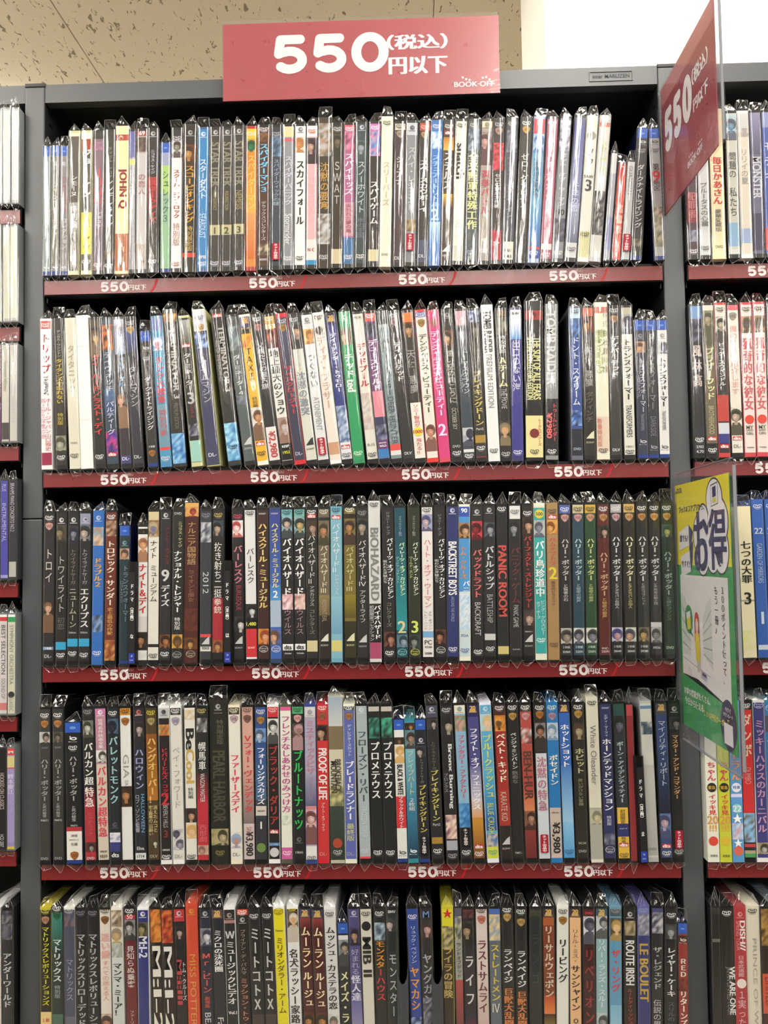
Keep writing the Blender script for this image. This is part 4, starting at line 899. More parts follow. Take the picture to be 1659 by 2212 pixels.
r2 890.5 0.39 D,k=cc4450 e8d8d4 d4:444 p9-20:b89078:5a4a48:443 T23-70:c8646a:猟奇的な彼女 c76:d84a3c h81:776:MY h83:776:SASSY h85:776:GIRL h94:666:TOSHIBA
r2 904.9 1.03 D 8a8c90 d4:eee T20-60:ddd:恋愛小説
r3 867.0 -0.53 D,h=182,w=15.6,k=eadfbc,n eadfbc T23-51:2c2824:七つの大罪 h61:2c2824:3:.75 b62-63:998 m82-95:e0dca8:d8dc90:eadfbc
r3 883.2 -0.60 D,k=3a60b0 3760b0 d4:dde h20:bcd:22:.7 r28-53:b0c0e0:GARDEN_OF_MIRRORS h75:cde:1:.7 b92-95:ccd8e8
r3 898.0 -0.37 D,k=3a60b0 3760b0 d4:dde h20:bcd:22:.7 r28-53:b0c0e0:GARDEN_OF_MIRRORS h75:cde:2:.7 b92-95:ccd8e8
r4 815.7 -0.00 D,k=f0f0e4 ececdc T38-50:c8485a:ちゃん c54:2c2820 h54:d8a83a:緊急:.6 T58-71:d8483c:イッキ見 h74:d89a4a:20:.9 h79:d8a04a:!!!:.6 c87:d84a3a h96:555:双葉社
r4 830.0 0.00 D,k=c8d040 c8cf3c T38-50:c8485a:ちゃん c54:2c2820 h54:d8a83a:緊急:.6 T58-71:d8483c:イッキ見 h74:d89a4a:20:.9 h79:d8a04a:!!!:.6 c87:d8b83a h96:555:双葉社
r4 844.4 0.00 D,k=5c9cd4 5c9cd4 T30-50:e89a5a:ドラん c54:eef h54:36a:特選:.6 b58-60:ddf c67:8cc h67:eef:22:.7 h73:fff:★:.8 m76-86:8cc0e8:dde:d8a0a8 h88:fff:★:.7 c93:d86a5a
r4 858.7 0.23 D 222 b6-70:d03434 T8-36:e8c8b0:ダンボ r42-52:e0a0a0:DUMBO m70-88:7ab4dc:6a5a50:9cc8e8 b88-98:2c2c2c b89-91:c44a4a b93-95:aa8 b95-98:4aa05a d3:eee
r4 873.1 0.23 D,k=eee 40407e z3:cce T12-82:c898b8:ミッキーハウスのカーニバル p88-95:a89c80:ccc:332
r4 887.4 0.23 D,k=48a 3a7cbc z5:cde b10-20:556 T22-80:dde:クラシック名作選 p84-94:998:cba:443
r5 813.7 0.55 C,h=190,w=10 232221 b0-5:333 b20-22:666
r5 826.8 0.55 D,w=15.5 23211d d4:eee R37-66:e4e4e0:WE_ARE_ONE:.3 r37-66:888:JAPAN_LIMITED_TOUR:.02
r5 841.9 0.55 D,k=a83a42 aa363e l5:e0a0a0 R9-27:f0e4e4:DISH//:.18 r9-27:d89a9a:SPRING_TOUR:-.2 t30-43:e8b8b8:日本武道館 c47:e8dcd8 t51-90:e0b0b8:１実った夢の見
r5 857.2 0.55 D,w=16,k=e4dcc8,n dfd8c6 d3:333 r20-90:a8a298:PRINCE_OF_WALES:.1
r5 872.6 0.58 D 34281f m0-24:8a6a38:4a3420:c8a050 b41-65:c8543c r43-60:822:LIMITED b66-74:4a2a20 b74-95:c4503a
r5 886.9 0.61 D,k=abc 8aa8b8 b0-20:a8c0cc T22-60:dde:ドラマ
l1 -51.9 -0.43 C d4d6d6 b2-3:aaa
l1 -41.1 -0.40 C dcdedc b2-3:aaa b96-98:bbb
l1 -30.8 -0.37 C e2e4e4 b2-3:aaa b96-98:bbb
l2 -51.5 -0.50 C dcdccc b2-3:aaa
l2 -41.1 -0.50 C dedecc b2-3:aaa b96-98:bbb
l2 -30.8 -0.37 C dedfce b2-3:aaa b96-98:bbb
l3 -51.5 -0.43 C 6a3a6a b0-60:5a2c40
l3 -41.1 -0.41 C cbc8be r18-48:998:Sweetest_Waves b80-97:4a4440
l3 -30.8 -0.37 C c8c4be r30-80:bbb:Collection
l4 -51.5 -0.44 C d8d8d0 b2-3:aaa
l4 -41.1 -0.41 C 4c4aa4 r5-12:c0c0e0:PLUS r24-62:b8b8e0:INSTRUMENTAL b95-98:99c
l4 -30.8 -0.38 C 33323a r4-52:c4bcc8:BRAHMS_PIANO_CONCERTO_NO.2 b82-97:b0b0aa
l5 -51.5 -0.44 C 6a665e b2-4:888
l5 -41.1 -0.24 C d4cccc b0-4:eee b4-8:c8343a r12-60:555:BEST_SELECTION r64-84:888:SOUND_OF b88-95:c87a7a
l5 -30.8 -0.21 C d0d0ba b0-4:eee b4-9:2c9a5a r12-70:888:SYMPHONY_ORCHESTRA c80:333 r82-96:999:CLASSIC
l6 -51.5 -0.44 C 3a2a2c b2-4:555
l6 -41.1 -0.41 C 201c1c R25-60:a89a98:HOOKED_ON_CLASSICS r84-96:ccc:HCD_2007
l6 -30.8 -0.38 C a094c8 b0-8:d84a3a h5:fff:EMI b9-20:d8c88a b20-21:d84a3a T26-46:d0c8e8:鈴木慶江 t50-70:b0a4d4:ベスト b92-96:9088b8 b96-100:d8b83a
l7 -47.1 -0.83 D,k=eee e0dcc8 b0-40:d8d0b8:a89a80 T40-60:333:アン
l7 -32.8 -0.51 D 2a2a2c m2-10:8a8c90:445:2a2a2c m10-20:556:777:334 T28-62:c0c4c6:アンダーワールド
"""

# ================================================================== discs
random.seed(7)
DIM = {'D': (14.0, 190.0, 135.0), 'B': (12.8, 171.5, 135.0), 'C': (10.0, 125.0, 142.0)}
_body_cache = {}
def case_mesh(w, h, d, slip):
    k = (w, h, d, slip)
    if k not in _body_cache:
        mb = MB()
        x, ch = w / 2, (0.0002 if slip else 0.0009)
        # outline seen from above: chamfered spine edges
        out = [(-x, ch), (-x + ch * .3, ch * .3), (-x + ch, 0.0), (x - ch, 0.0), (x - ch * .3, ch * .3), (x, ch), (x, d), (-x, d)]
        n = len(out)
        for i in range(n):
            a, b_ = out[i], out[(i + 1) % n]
            mb.poly([(a[0], a[1], 0), (b_[0], b_[1], 0), (b_[0], b_[1], h), (a[0], a[1], h)])
        mb.poly([(p[0], p[1], 0) for p in out[::-1]])
        if slip:
            mb.poly([(p[0], p[1], h) for p in out])
        else:
            # rim and recessed parting line between the two half shells
            r = 0.0012
            inn = [(p[0] * (1 - 2 * r / w), min(max(p[1], r), d - r)) for p in out]
            for i in range(n):
                a, b_, c_, e_ = out[i], out[(i + 1) % n], inn[(i + 1) % n], inn[i]
                mb.poly([(a[0], a[1], h), (b_[0], b_[1], h), (c_[0], c_[1], h - .0008), (e_[0], e_[1], h - .0008)])
            mb.poly([(p[0], p[1], h - .0008) for p in inn])
            mb.box(-x + r, x - r, d * .45, d * .47, h - .0008, h - .0001)
        _body_cache[k] = mb.mesh('dvd_case', M['case'])
    return _body_cache[k]

# wrapping film: several crumpled variants on a unit case, scaled to each case
def film_mesh(kind, seed, crumple):
    w, h, d = (q / 1000 for q in DIM[kind])
    R = random.Random(seed)
    mb = MB()
    nx, nz = 9, 22
    ridges = []
    for _ in range(R.randint(2, 3)):
        ridges.append((R.uniform(.1, .9), R.uniform(-.5, .5), R.uniform(.06, .13), R.uniform(.35, .9) * (1.5 if crumple else 1), R.uniform(-.3, .6), R.uniform(.5, 1.3)))
    bul = R.uniform(.25, .7); tilt = R.uniform(-.35, .35)
    V = []
    for j in range(nz):
        v = j / (nz - 1)
        row = []
        for i in range(nx):
            u = i / (nx - 1)
            s = 2 * u - 1
            dd = bul * (1 - s * s) + tilt * s * .5
            for (u0, du, wd, am, v0, v1) in ridges:
                if v0 <= v <= v1:
                    fade = math.sin(math.pi * (v - v0) / (v1 - v0))
                    dd += am * fade * math.exp(-((u - u0 - du * (v - .5)) / wd) ** 2)
            edge = min(v, 1 - v)
            dd += R.uniform(-1, 1) * (0.10 + .25 * max(0, .08 - edge) / .08) * (2.2 if crumple else 1)
            yy = -0.0006 - dd * 0.0007
            xx = s * (w / 2 + 0.0004)
            if i in (0, nx - 1):
                yy = 0.0009
                xx = s * (w / 2 + 0.0005)
            row.append((xx, yy, 0.0002 + v * (h - .0002)))
        V.append(row)
    base = len(mb.v)
    for row in V:
        mb.v.extend(row)
    for j in range(nz - 1):
        for i in range(nx - 1):
            a = base + j * nx + i
            mb.f.append((a, a + 1, a + 1 + nx, a + nx)); mb.c.append([None] * 4)
    # gabled fold at the top: front triangle with crinkles, ridge running to the back
    hg = R.uniform(.0105, .0150); ax = R.uniform(-.25, .25) * w; flat_top = R.choice([0, 0, .25, .45]) * w
    lean = R.uniform(.001, .006)
    x2 = w / 2 + .0005
    pL, pR = (-x2, .0004, h), (x2, .0004, h)
    aL, aR = (ax - flat_top, lean, h + hg), (ax + flat_top + .0012, lean + R.uniform(-.001, .001), h + hg - R.uniform(0, .002))
    bc = (0, -.0006, h + .0002)
    nu, nv = 4, 4
    cam_ = [[None] * (nu + 1) for _ in range(nv + 1)]
    amp = .0016 if crumple else .0010
    for jv in range(nv + 1):
        tv = jv / nv
        for iu in range(nu + 1):
            tu = iu / nu
            lo_ = [pL[q] * (1 - tu) + pR[q] * tu for q in range(3)]
            hi_ = [aL[q] * (1 - tu) + aR[q] * tu for q in range(3)]
            p_ = [lo_[q] * (1 - tv) + hi_[q] * tv for q in range(3)]
            if 0 < jv:
                p_[1] += R.uniform(-1, 1) * amp; p_[2] += R.uniform(-.6, .6) * amp
                if 0 < iu < nu: p_[0] += R.uniform(-.5, .5) * amp
            elif 0 < iu < nu:
                p_[1] -= .0008
            cam_[jv][iu] = tuple(p_)
    for jv in range(nv):
        for iu in range(nu):
            A_, B_, C_, D_ = cam_[jv][iu], cam_[jv][iu + 1], cam_[jv + 1][iu + 1], cam_[jv + 1][iu]
            if R.random() < .5:
                mb.poly([A_, B_, C_]); mb.poly([A_, C_, D_])
            else:
                mb.poly([A_, B_, D_]); mb.poly([B_, C_, D_])
    aL, aR = cam_[nv][0], cam_[nv][nu]
    hb = hg * R.uniform(.25, .6)
    bL, bR = (-x2, d, h), (x2, d, h); br = (R.uniform(-.2, .2) * w, d + .001, h + hb)
    mL = (-x2, d * .4, h); mR = (x2, d * .4, h); mr = (R.uniform(-.3, .3) * w, d * .4, h + hg * R.uniform(.3, .7))
    if kind == 'C':          # CDs stand in low shelves: their fold lies flat behind the spine
        mL = (-x2, .010, h); mR = (x2, .010, h); mr = (mr[0], .010, h + .0022); br = (br[0], d + .001, h + .0012)
    for t in ((pL, aL, mr, mL), (mL, mr, br, bL), (aR, pR, mR, mr), (mr, mR, bR, br)):
        mb.poly(list(t))
    mb.poly([aL, aR, mr])
    # lower fold hanging over the shelf edge
    hd = R.uniform(.0065, .0105); bx = R.uniform(-.25, .25) * w; ft = R.choice([0, .15, .3]) * w
    q0, q1 = (-x2, -.0002, .0003), (x2, -.0002, .0003)
    c0, c1 = (bx - ft, .0015, -hd), (bx + ft + .001, .0022, -hd + R.uniform(0, .002))
    fl = []
    nu, nv = 4, 3
    amp = .0013 if crumple else .0009
    for jv in range(nv + 1):
        tv = jv / nv
        rw = []
        for iu in range(nu + 1):
            tu = iu / nu
            p_ = [(q0[q] * (1 - tu) + q1[q] * tu) * (1 - tv) + (c0[q] * (1 - tu) + c1[q] * tu) * tv for q in range(3)]
            if jv:
                p_[1] += R.uniform(-1, .6) * amp; p_[2] += R.uniform(-.6, .6) * amp
            elif 0 < iu < nu:
                p_[1] -= .0008
            rw.append(tuple(p_))
        fl.append(rw)
    for jv in range(nv):
        for iu in range(nu):
            A_, B_, C_, D_ = fl[jv][iu], fl[jv][iu + 1], fl[jv + 1][iu + 1], fl[jv + 1][iu]
            if R.random() < .5:
                mb.poly([A_, C_, B_]); mb.poly([A_, D_, C_])
            else:
                mb.poly([A_, D_, B_]); mb.poly([B_, D_, C_])
    c0, c1 = fl[nv][0], fl[nv][nu]
    nflat0 = len(mb.f)
    # creases: the film doubles over into a small round bead along every fold
    def bead(p, q, r):
        p, q = Vector(p), Vector(q)
        dv = (q - p)
        if dv.length < 1e-5:
            return
        a_ = dv.orthogonal().normalized(); b_ = dv.normalized().cross(a_)
        n0 = len(mb.v)
        for c in (p, q):
            for i in range(5):
                an = 2 * math.pi * i / 5
                mb.v.append(tuple(c + a_ * (r * math.cos(an)) + b_ * (r * math.sin(an))))
        for i in range(5):
            j = (i + 1) % 5
            mb.f.append((n0 + i, n0 + j, n0 + 5 + j, n0 + 5 + i)); mb.c.append([None] * 4)
    r0 = .00018
    for p, q in ((pL, aL), (aL, aR), (aR, pR), (aL, mr), (mr, br), (q0, c0), (c0, c1), (c1, q1), (cam_[1][1], cam_[nv][2]), (cam_[0][2], cam_[2][3])):
        bead(p, q, r0)
    for s_ in (-1, 1):
        bead((s_ * x2, .0006, .0003), (s_ * x2 * R.uniform(.985, 1.0), .0006, h), .00030)
    me = mb.mesh('wrap_film', M['film'], printed=False)
    nb = len(mb.f) - nflat0
    me.materials.append(M['film_fold'])
    me.polygons.foreach_set('material_index', [0] * nflat0 + [1] * (nb - 10) + [0] * 10)
    sm = [True] * ((nz - 1) * (nx - 1)) + [False] * (nflat0 - (nz - 1) * (nx - 1)) + [True] * nb
    me.polygons.foreach_set('use_smooth', sm)
    return me
FILMS = {k: [film_mesh(k, 100 * ord(k) + i, i % 5 == 4) for i in range(14 if k == 'D' else 7)] for k in 'DBC'}

def mixc(a, b, t):
    return tuple(a[i] * (1 - t) + b[i] * t for i in range(3))

def mosaic(mb, x0, x1, z0, z1, y, cols, R):
    nx = 4
    nz = max(3, int((z1 - z0) / 0.0035))
    g = [[mixc(R.choice(cols), R.choice(cols), R.random() * .6) for _ in range(nx + 1)] for _ in range(nz + 1)]
    for j in range(nz):
        for i in range(nx):
            a0, a1 = x0 + (x1 - x0) * i / nx, x0 + (x1 - x0) * (i + 1) / nx
            b0, b1 = z0 + (z1 - z0) * j / nz, z0 + (z1 - z0) * (j + 1) / nz
            mb.poly([(a0, y, b0), (a1, y, b0), (a1, y, b1), (a0, y, b1)], cols=[g[j][i], g[j][i + 1], g[j + 1][i + 1], g[j + 1][i]])

def portrait(mb, x0, x1, z0, z1, y, bg, skin, hair, R):
    mosaic(mb, x0, x1, z0, z1, y, [bg, bg, mixc(bg, hair, .35), mixc(bg, skin, .15)], R)
    W, H = x1 - x0, z1 - z0
    n_first = len(mb.v)
    cx = (x0 + x1) / 2 + R.uniform(-.2, .2) * W
    s = min(W * R.uniform(.85, 1.1), H * R.uniform(.62, .8))
    cz = z1 - s * .72 - R.uniform(0, .06) * H
    dk = mixc(hair, bg, .25)
    e = 0.00002
    # shoulders
    sh = cz - s * .55
    xl, xr = max(x0, cx - s * .85), min(x1, cx + s * .85)
    mb.poly([(xl, y - e, z0), (xr, y - e, z0), (xr, y - e, max(z0, sh - s * .35)), (min(xr, cx + s * .3), y - e, max(z0, sh)), (max(xl, cx - s * .3), y - e, max(z0, sh)), (xl, y - e, max(z0, sh - s * .35))], dk)
    mb.poly([(cx - s * .14, y - 2 * e, max(z0, cz - s * .75)), (cx + s * .14, y - 2 * e, max(z0, cz - s * .75)), (cx + s * .14, y - 2 * e, cz - s * .2), (cx - s * .14, y - 2 * e, cz - s * .2)], mixc(skin, hair, .25))
    hs = R.choice((.46, .50, .56))
    mb.shaded_ellipse(cx, min(cz + s * .10, z1 - s * .5), s * hs, s * .56, y - 3 * e, mixc(hair, (0, 0, 0), .25), mixc(hair, bg, .25))
    lit = R.choice((-1, 1))
    fx = cx + R.uniform(-.06, .06) * s
    mb.shaded_ellipse(fx, cz - s * .06, s * .33, s * .43, y - 4 * e, mixc(skin, (1, 1, 1), .10), mixc(skin, hair, .45), lit * s * .10, 16)
    for sx in (-.14, .13):
        mb.shaded_ellipse(fx + sx * s, cz + s * .03, s * .09, s * .05, y - 5 * e, mixc(hair, skin, .25), mixc(skin, hair, .12), 0, 8)
    mb.shaded_ellipse(fx - lit * s * .05, cz - s * .10, s * .035, s * .10, y - 5.5 * e, mixc(skin, hair, .45), mixc(skin, hair, .1), 0, 8)
    mb.shaded_ellipse(fx, cz - s * .25, s * .12, s * .04, y - 6 * e, mixc(mixc(skin, (.5, .12, .12), .4), hair, .2), mixc(skin, hair, .15), 0, 8)
    # fringe
    mb.poly([(fx - s * .34, y - 6.5 * e, cz + s * .12), (fx - s * .05, y - 6.5 * e, cz + s * .24), (fx + s * .34, y - 6.5 * e, cz + s * .10), (fx + s * .30, y - 6.5 * e, cz + s * .40), (fx, y - 6.5 * e, cz + s * .52), (fx - s * .30, y - 6.5 * e, cz + s * .40)], mixc(hair, bg, .1))
    for i in range(n_first, len(mb.v)):
        px, py, pz = mb.v[i]
        mb.v[i] = (min(max(px, x0), x1), py, min(max(pz, z0), z1))

SHIELD = [(-.5, .18), (-.42, .38), (0, .5), (.42, .38), (.5, .18), (.42, -.12), (.22, -.36), (0, -.5), (-.22, -.36), (-.42, -.12)]

def dvd_logo(mb, zc, w, y, col):
    v, f = run('DVD', 0.02)
    lo, hi = v.min(0), v.max(0)
    q = (v - (lo + hi) / 2)
    q = np.stack([q[:, 0] + q[:, 1] * .25, q[:, 1]], -1)
    s = .72 * w / (hi[0] - lo[0])
    q = q * np.array([s, s * .9])
    mb.flat((q, f), lambda a: [(float(p[0]), y, zc + float(p[1])) for p in a], col)
    mb.ellipse(0, zc - .0026 * w / .014, .33 * w, .00055, y, col, 12)
    text_flat(mb, 'VIDEO', 0, zc - .0043 * w / .014, w * .42, y, mixc(col, (.5, .5, .5), .3), 0, .0009)

def build_print(spec, w, h, kind, nohead, slip, R):
    """spec: colour + tokens -> (card mesh builder, lettering mesh builder, stickers)"""
    tok = spec.split(' ')
    bg = hexc(tok[0])
    mb, tx, stick = MB(), MB(), []
    m_top, m_bot = (0.0008, 0.0008) if slip else ((0.003, 0.0052) if kind == 'D' else ((.002, .002) if kind == 'C' else ((0.0135, 0.0052) if not nohead else (0.003, 0.0052))))
    x = w / 2 - (0.0001 if slip else 0.0006)
    Z = lambda p: h * (1 - p / 100)
    zt, zb = h - m_top, m_bot
    bands = []
    rest = []
    for t in tok[1:]:
        if t[0] == 'b' and t[1].isdigit():
            a = t[1:].split(':'); p0, p1 = map(float, a[0].split('-'))
            bands.append((min(zt, Z(p0)), max(zb, Z(p1)), hexc(a[1]), hexc(a[2]) if len(a) > 2 else hexc(a[1])))
        elif t:
            rest.append(t)
    mb.quad(-x, x, zb, zt, -.00008, bg)
    for i, (z1, z0, c1, c0) in enumerate(bands):
        if z1 - z0 > .0003:
            mb.quad(-x, x, z0, z1, -.00008 - .000012 * (i + 1), c0, c1)
    yp, yt = -.0003, -.00048
    for t in rest:
        k = t[0]; a = t[1:].split(':')
        if k in 'pm':
            p0, p1 = map(float, a[0].split('-'))
            z1, z0 = min(zt, Z(p0)), max(zb, Z(p1))
            if z1 - z0 < .002:
                continue
            cs = [hexc(q) for q in a[1:]]
            if k == 'm':
                mosaic(mb, -x, x, z0, z1, yp + .00005, cs, R)
            else:
                portrait(mb, -x, x, z0, z1, yp + .00005, cs[0], cs[1], cs[2], R)
        elif k in 'tT':
            p0, p1 = map(float, a[0].split('-'))
            off = float(a[3]) if len(a) > 3 else 0.0
            wm = (.80 if k == 'T' else .70) * w
            if abs(off) >= .1:
                wm = (.62 if abs(off) < .2 else .40) * w
            text_vertical(tx, a[2], off * w, Z(p0), Z(p1), wm, yt, hexc(a[1]), .028 if k == 'T' else .008)
        elif k in 'rR':
            p0, p1 = map(float, a[0].split('-'))
            txt = ':'.join(a[2:]); off = 0.0
            if len(a) > 3:
                try:
                    off = float(a[-1]); txt = ':'.join(a[2:-1])
                except ValueError:
                    pass
            hm = (.72 if k == 'R' else .5) * w * (1 if abs(off) < .1 else .6)
            text_down(tx, txt.replace('_', ' '), off * w, Z(p0), Z(p1), hm, yt, hexc(a[1]), .03 if k == 'R' else .0)
        elif k == 'h':
            wd = float(a[3]) if len(a) > 3 else .62
            text_flat(tx, a[2], 0, Z(float(a[0])), wd * w, yt, hexc(a[1]), .02, .0145 if len(a[2]) <= 2 and wd >= .7 else (.0085 if len(a[2]) <= 2 else .0075))
        elif k == 'd':
            dvd_logo(tx, Z(float(a[0])), min(w, .0145), yt, hexc(a[1]))
        elif k == 'w':
            c = hexc(a[1]); zc = Z(float(a[0])); s = .72 * min(w, .0145)
            tx.poly([(p[0] * s, yt, zc + p[1] * s) for p in SHIELD[::-1]], mixc(c, (.15, .12, .1), .35))
            tx.poly([(p[0] * s * .86, yt - .00002, zc + p[1] * s * .86) for p in SHIELD[::-1]], c)
            text_flat(tx, 'WB', 0, zc + s * .02, s * .66, yt - .00004, mixc(c, (.2, .15, .1), .5), .02, s * .6, 1.5)
        elif k == 'l':
            c = hexc(a[1]); zc = Z(float(a[0])); s = .21 * min(w, .0145)
            tx.ellipse(0, zc, s, s, yt, mixc(c, bg, .15))
            tx.ellipse(s * .25, zc + s * .1, s * .55, s * .5, yt - .00002, mixc(c, bg, .75), 10)
            tx.quad(-s * 1.5, s * 1.5, zc - s * 1.45, zc - s * 1.25, yt, c)
        elif k == 'c':
            c = hexc(a[1]); zc = Z(float(a[0])); s = .40 * min(w, .0145)
            tx.ellipse(0, zc, s, s * 1.0, yt + .00003, c)
        elif k == 'f':
            zc = Z(float(a[0])); s = .36 * min(w, .0145); g = hexc('d8b060')
            tx.poly([(-s, yt, zc - s * .9), (s, yt, zc - s * .9), (s * .6, yt, zc + s * .1), (-s * .6, yt, zc + s * .1)], mixc(g, (.3, .2, .2), .35))
            text_flat(tx, '20', 0, zc + s * .25, s * 1.3, yt - .00002, g, .05, s * 1.1)
            text_flat(tx, 'FOX', 0, zc - s * .5, s * 1.3, yt - .00002, mixc(g, (1, 1, .9), .3), .04, s * .6)
        elif k == 's':
            c = hexc(a[1]); zc = Z(float(a[0])); s = .34 * min(w, .0145)
            tx.poly([(-s, yt, zc - s), (s, yt, zc - s), (s, yt, zc + s), (s * .3, yt, zc + s * .5), (-s * .4, yt, zc - s * .3)], c)
            text_flat(tx, 'SONY', 0, zc - s * 2.0, s * 2, yt, mixc(c, bg, .2), .02, .0022)
        elif k == 'z':
            c = hexc(a[1]); zc = Z(float(a[0])); s = .40 * min(w, .0145)
            n = 18
            for i in range(n):
                a0, a1 = 2 * math.pi * i / n, 2 * math.pi * (i + 1) / n
                P = lambda an, r: (s * r * math.cos(an), yt, zc + s * .72 * r * math.sin(an))
                tx.poly([P(a1, 1), P(a0, 1), P(a0, .88), P(a1, .88)][::-1], c)
            text_flat(tx, 'Disney', 0, zc + s * .12, s * 1.5, yt, c, .01, s * .45)
            text_flat(tx, 'DVD', 0, zc - s * .36, s * .9, yt, c, .03, s * .4)
        elif k == 'x':
            zc = Z(float(a[0])); s = .38 * min(w, .0145)
            tx.quad(-s, s, zc - s * .45, zc + s * .45, yt + .00002, hexc('c8383a'))
            text_flat(tx, 'dts', 0, zc, s * 1.6, yt - .00002, hexc('f4e8e8'), .05, s * .75)
        elif k == 'y':
            c = hexc(a[1]); zc = Z(float(a[0])); s = .36 * min(w, .0145)
            tx.ellipse(s * .2, zc, s * .8, s * .38, yt, c)
            tx.ellipse(s * .2, zc, s * .45, s * .16, yt - .00002, mixc(bg, c, .15), 10)
            tx.quad(-s * .72, -s * .48, zc - s * .2, zc + s * .62, yt - .00001, c)
            text_flat(tx, 'Blu-ray', 0, zc - s * .75, s * 2, yt, c, .01, .0014)
        elif k in 'nN':
            stick.append((k, Z(float(a[0]))))
    if kind == 'B' and not nohead:
        # printed header of the blue case
        mb.quad(-x, x, h - .0133, h - .0012, -.00008, hexc('2f5cb8'))
        mb.quad(-x, x, .0010, .0050, -.00008, hexc('223c86'))
        tx.ellipse(0, h - .0075, w * .20, w * .09, -.00014, hexc('6a94dc'))
    return mb, tx, stick

_stick_cache = {}
def sticker_mesh(k):
    if k not in _stick_cache:
        mb = MB(); c = hexc('9a1c30') if k == 'n' else hexc('1a1a1c')
        x, r = .0046, .001
        pts = [(-x + r, -.0215), (x - r, -.0215), (x, -.0205), (x, -.001), (x - r, 0), (-x + r, 0), (-x, -.001), (-x, -.0205)]
        mb.poly([(p[0], 0, p[1]) for p in pts], c)
        text_vertical(mb, 'ネット出品中', 0, -.0008, -.0207, .0056, -.00006, hexc('f2eaea'), .02)
        _stick_cache[k] = mb.mesh('sticker', M['print'])
    return _stick_cache[k]

NAMED = [('black', '1e1e1e'), ('dark grey', '3c3c3e'), ('grey', '808284'), ('silver', 'b8babc'), ('white', 'e8e8e4'), ('cream', 'e6dcb8'), ('red', 'b83030'),
         ('dark red', '5c2426'), ('orange', 'd8843a'), ('yellow', 'd8cc30'), ('green', '3a9a60'), ('dark green', '2c4a34'), ('teal', '3c9c9c'), ('blue', '3a68b8'),
         ('navy', '303868'), ('light blue', '80b0d0'), ('purple', '6a4a8a'), ('pink', 'd86a98'), ('brown', '6a4a30'), ('tan', 'a8865a'), ('olive', '6c6434'), ('slate', '4c5664')]
NAMED = [(n, hexc(c)) for n, c in NAMED]
def colname(c):
    def dist(b):
        l1, l2 = sum(c) / 3, sum(b) / 3
        return 1.2 * (l1 - l2) ** 2 + sum(((c[i] - l1) - (b[i] - l2)) ** 2 for i in range(3)) * 2.2
    return min(NAMED, key=lambda q: dist(q[1]))[0]
def ordn(n):
    return '%d%s' % (n, 'th' if 10 <= n % 100 <= 20 else {1: 'st', 2: 'nd', 3: 'rd'}.get(n % 10, 'th'))
SHELF = {'1': 'top shelf', '2': 'second shelf', '3': 'third shelf', '4': 'fourth shelf', '5': 'bottom shelf', '6': 'sixth shelf', '7': 'bottom shelf'}
ZLS = [0.8414, 0.6902, 0.5383, 0.3673, 0.2018, 0.0383, -0.2194]

rows = {}
for line in TABLE.strip().split('\n'):
    row, X, lean, ty, spec = line.split(' ', 4)
    rows.setdefault(row, []).append((float(X) / 1000, float(lean), ty, spec))

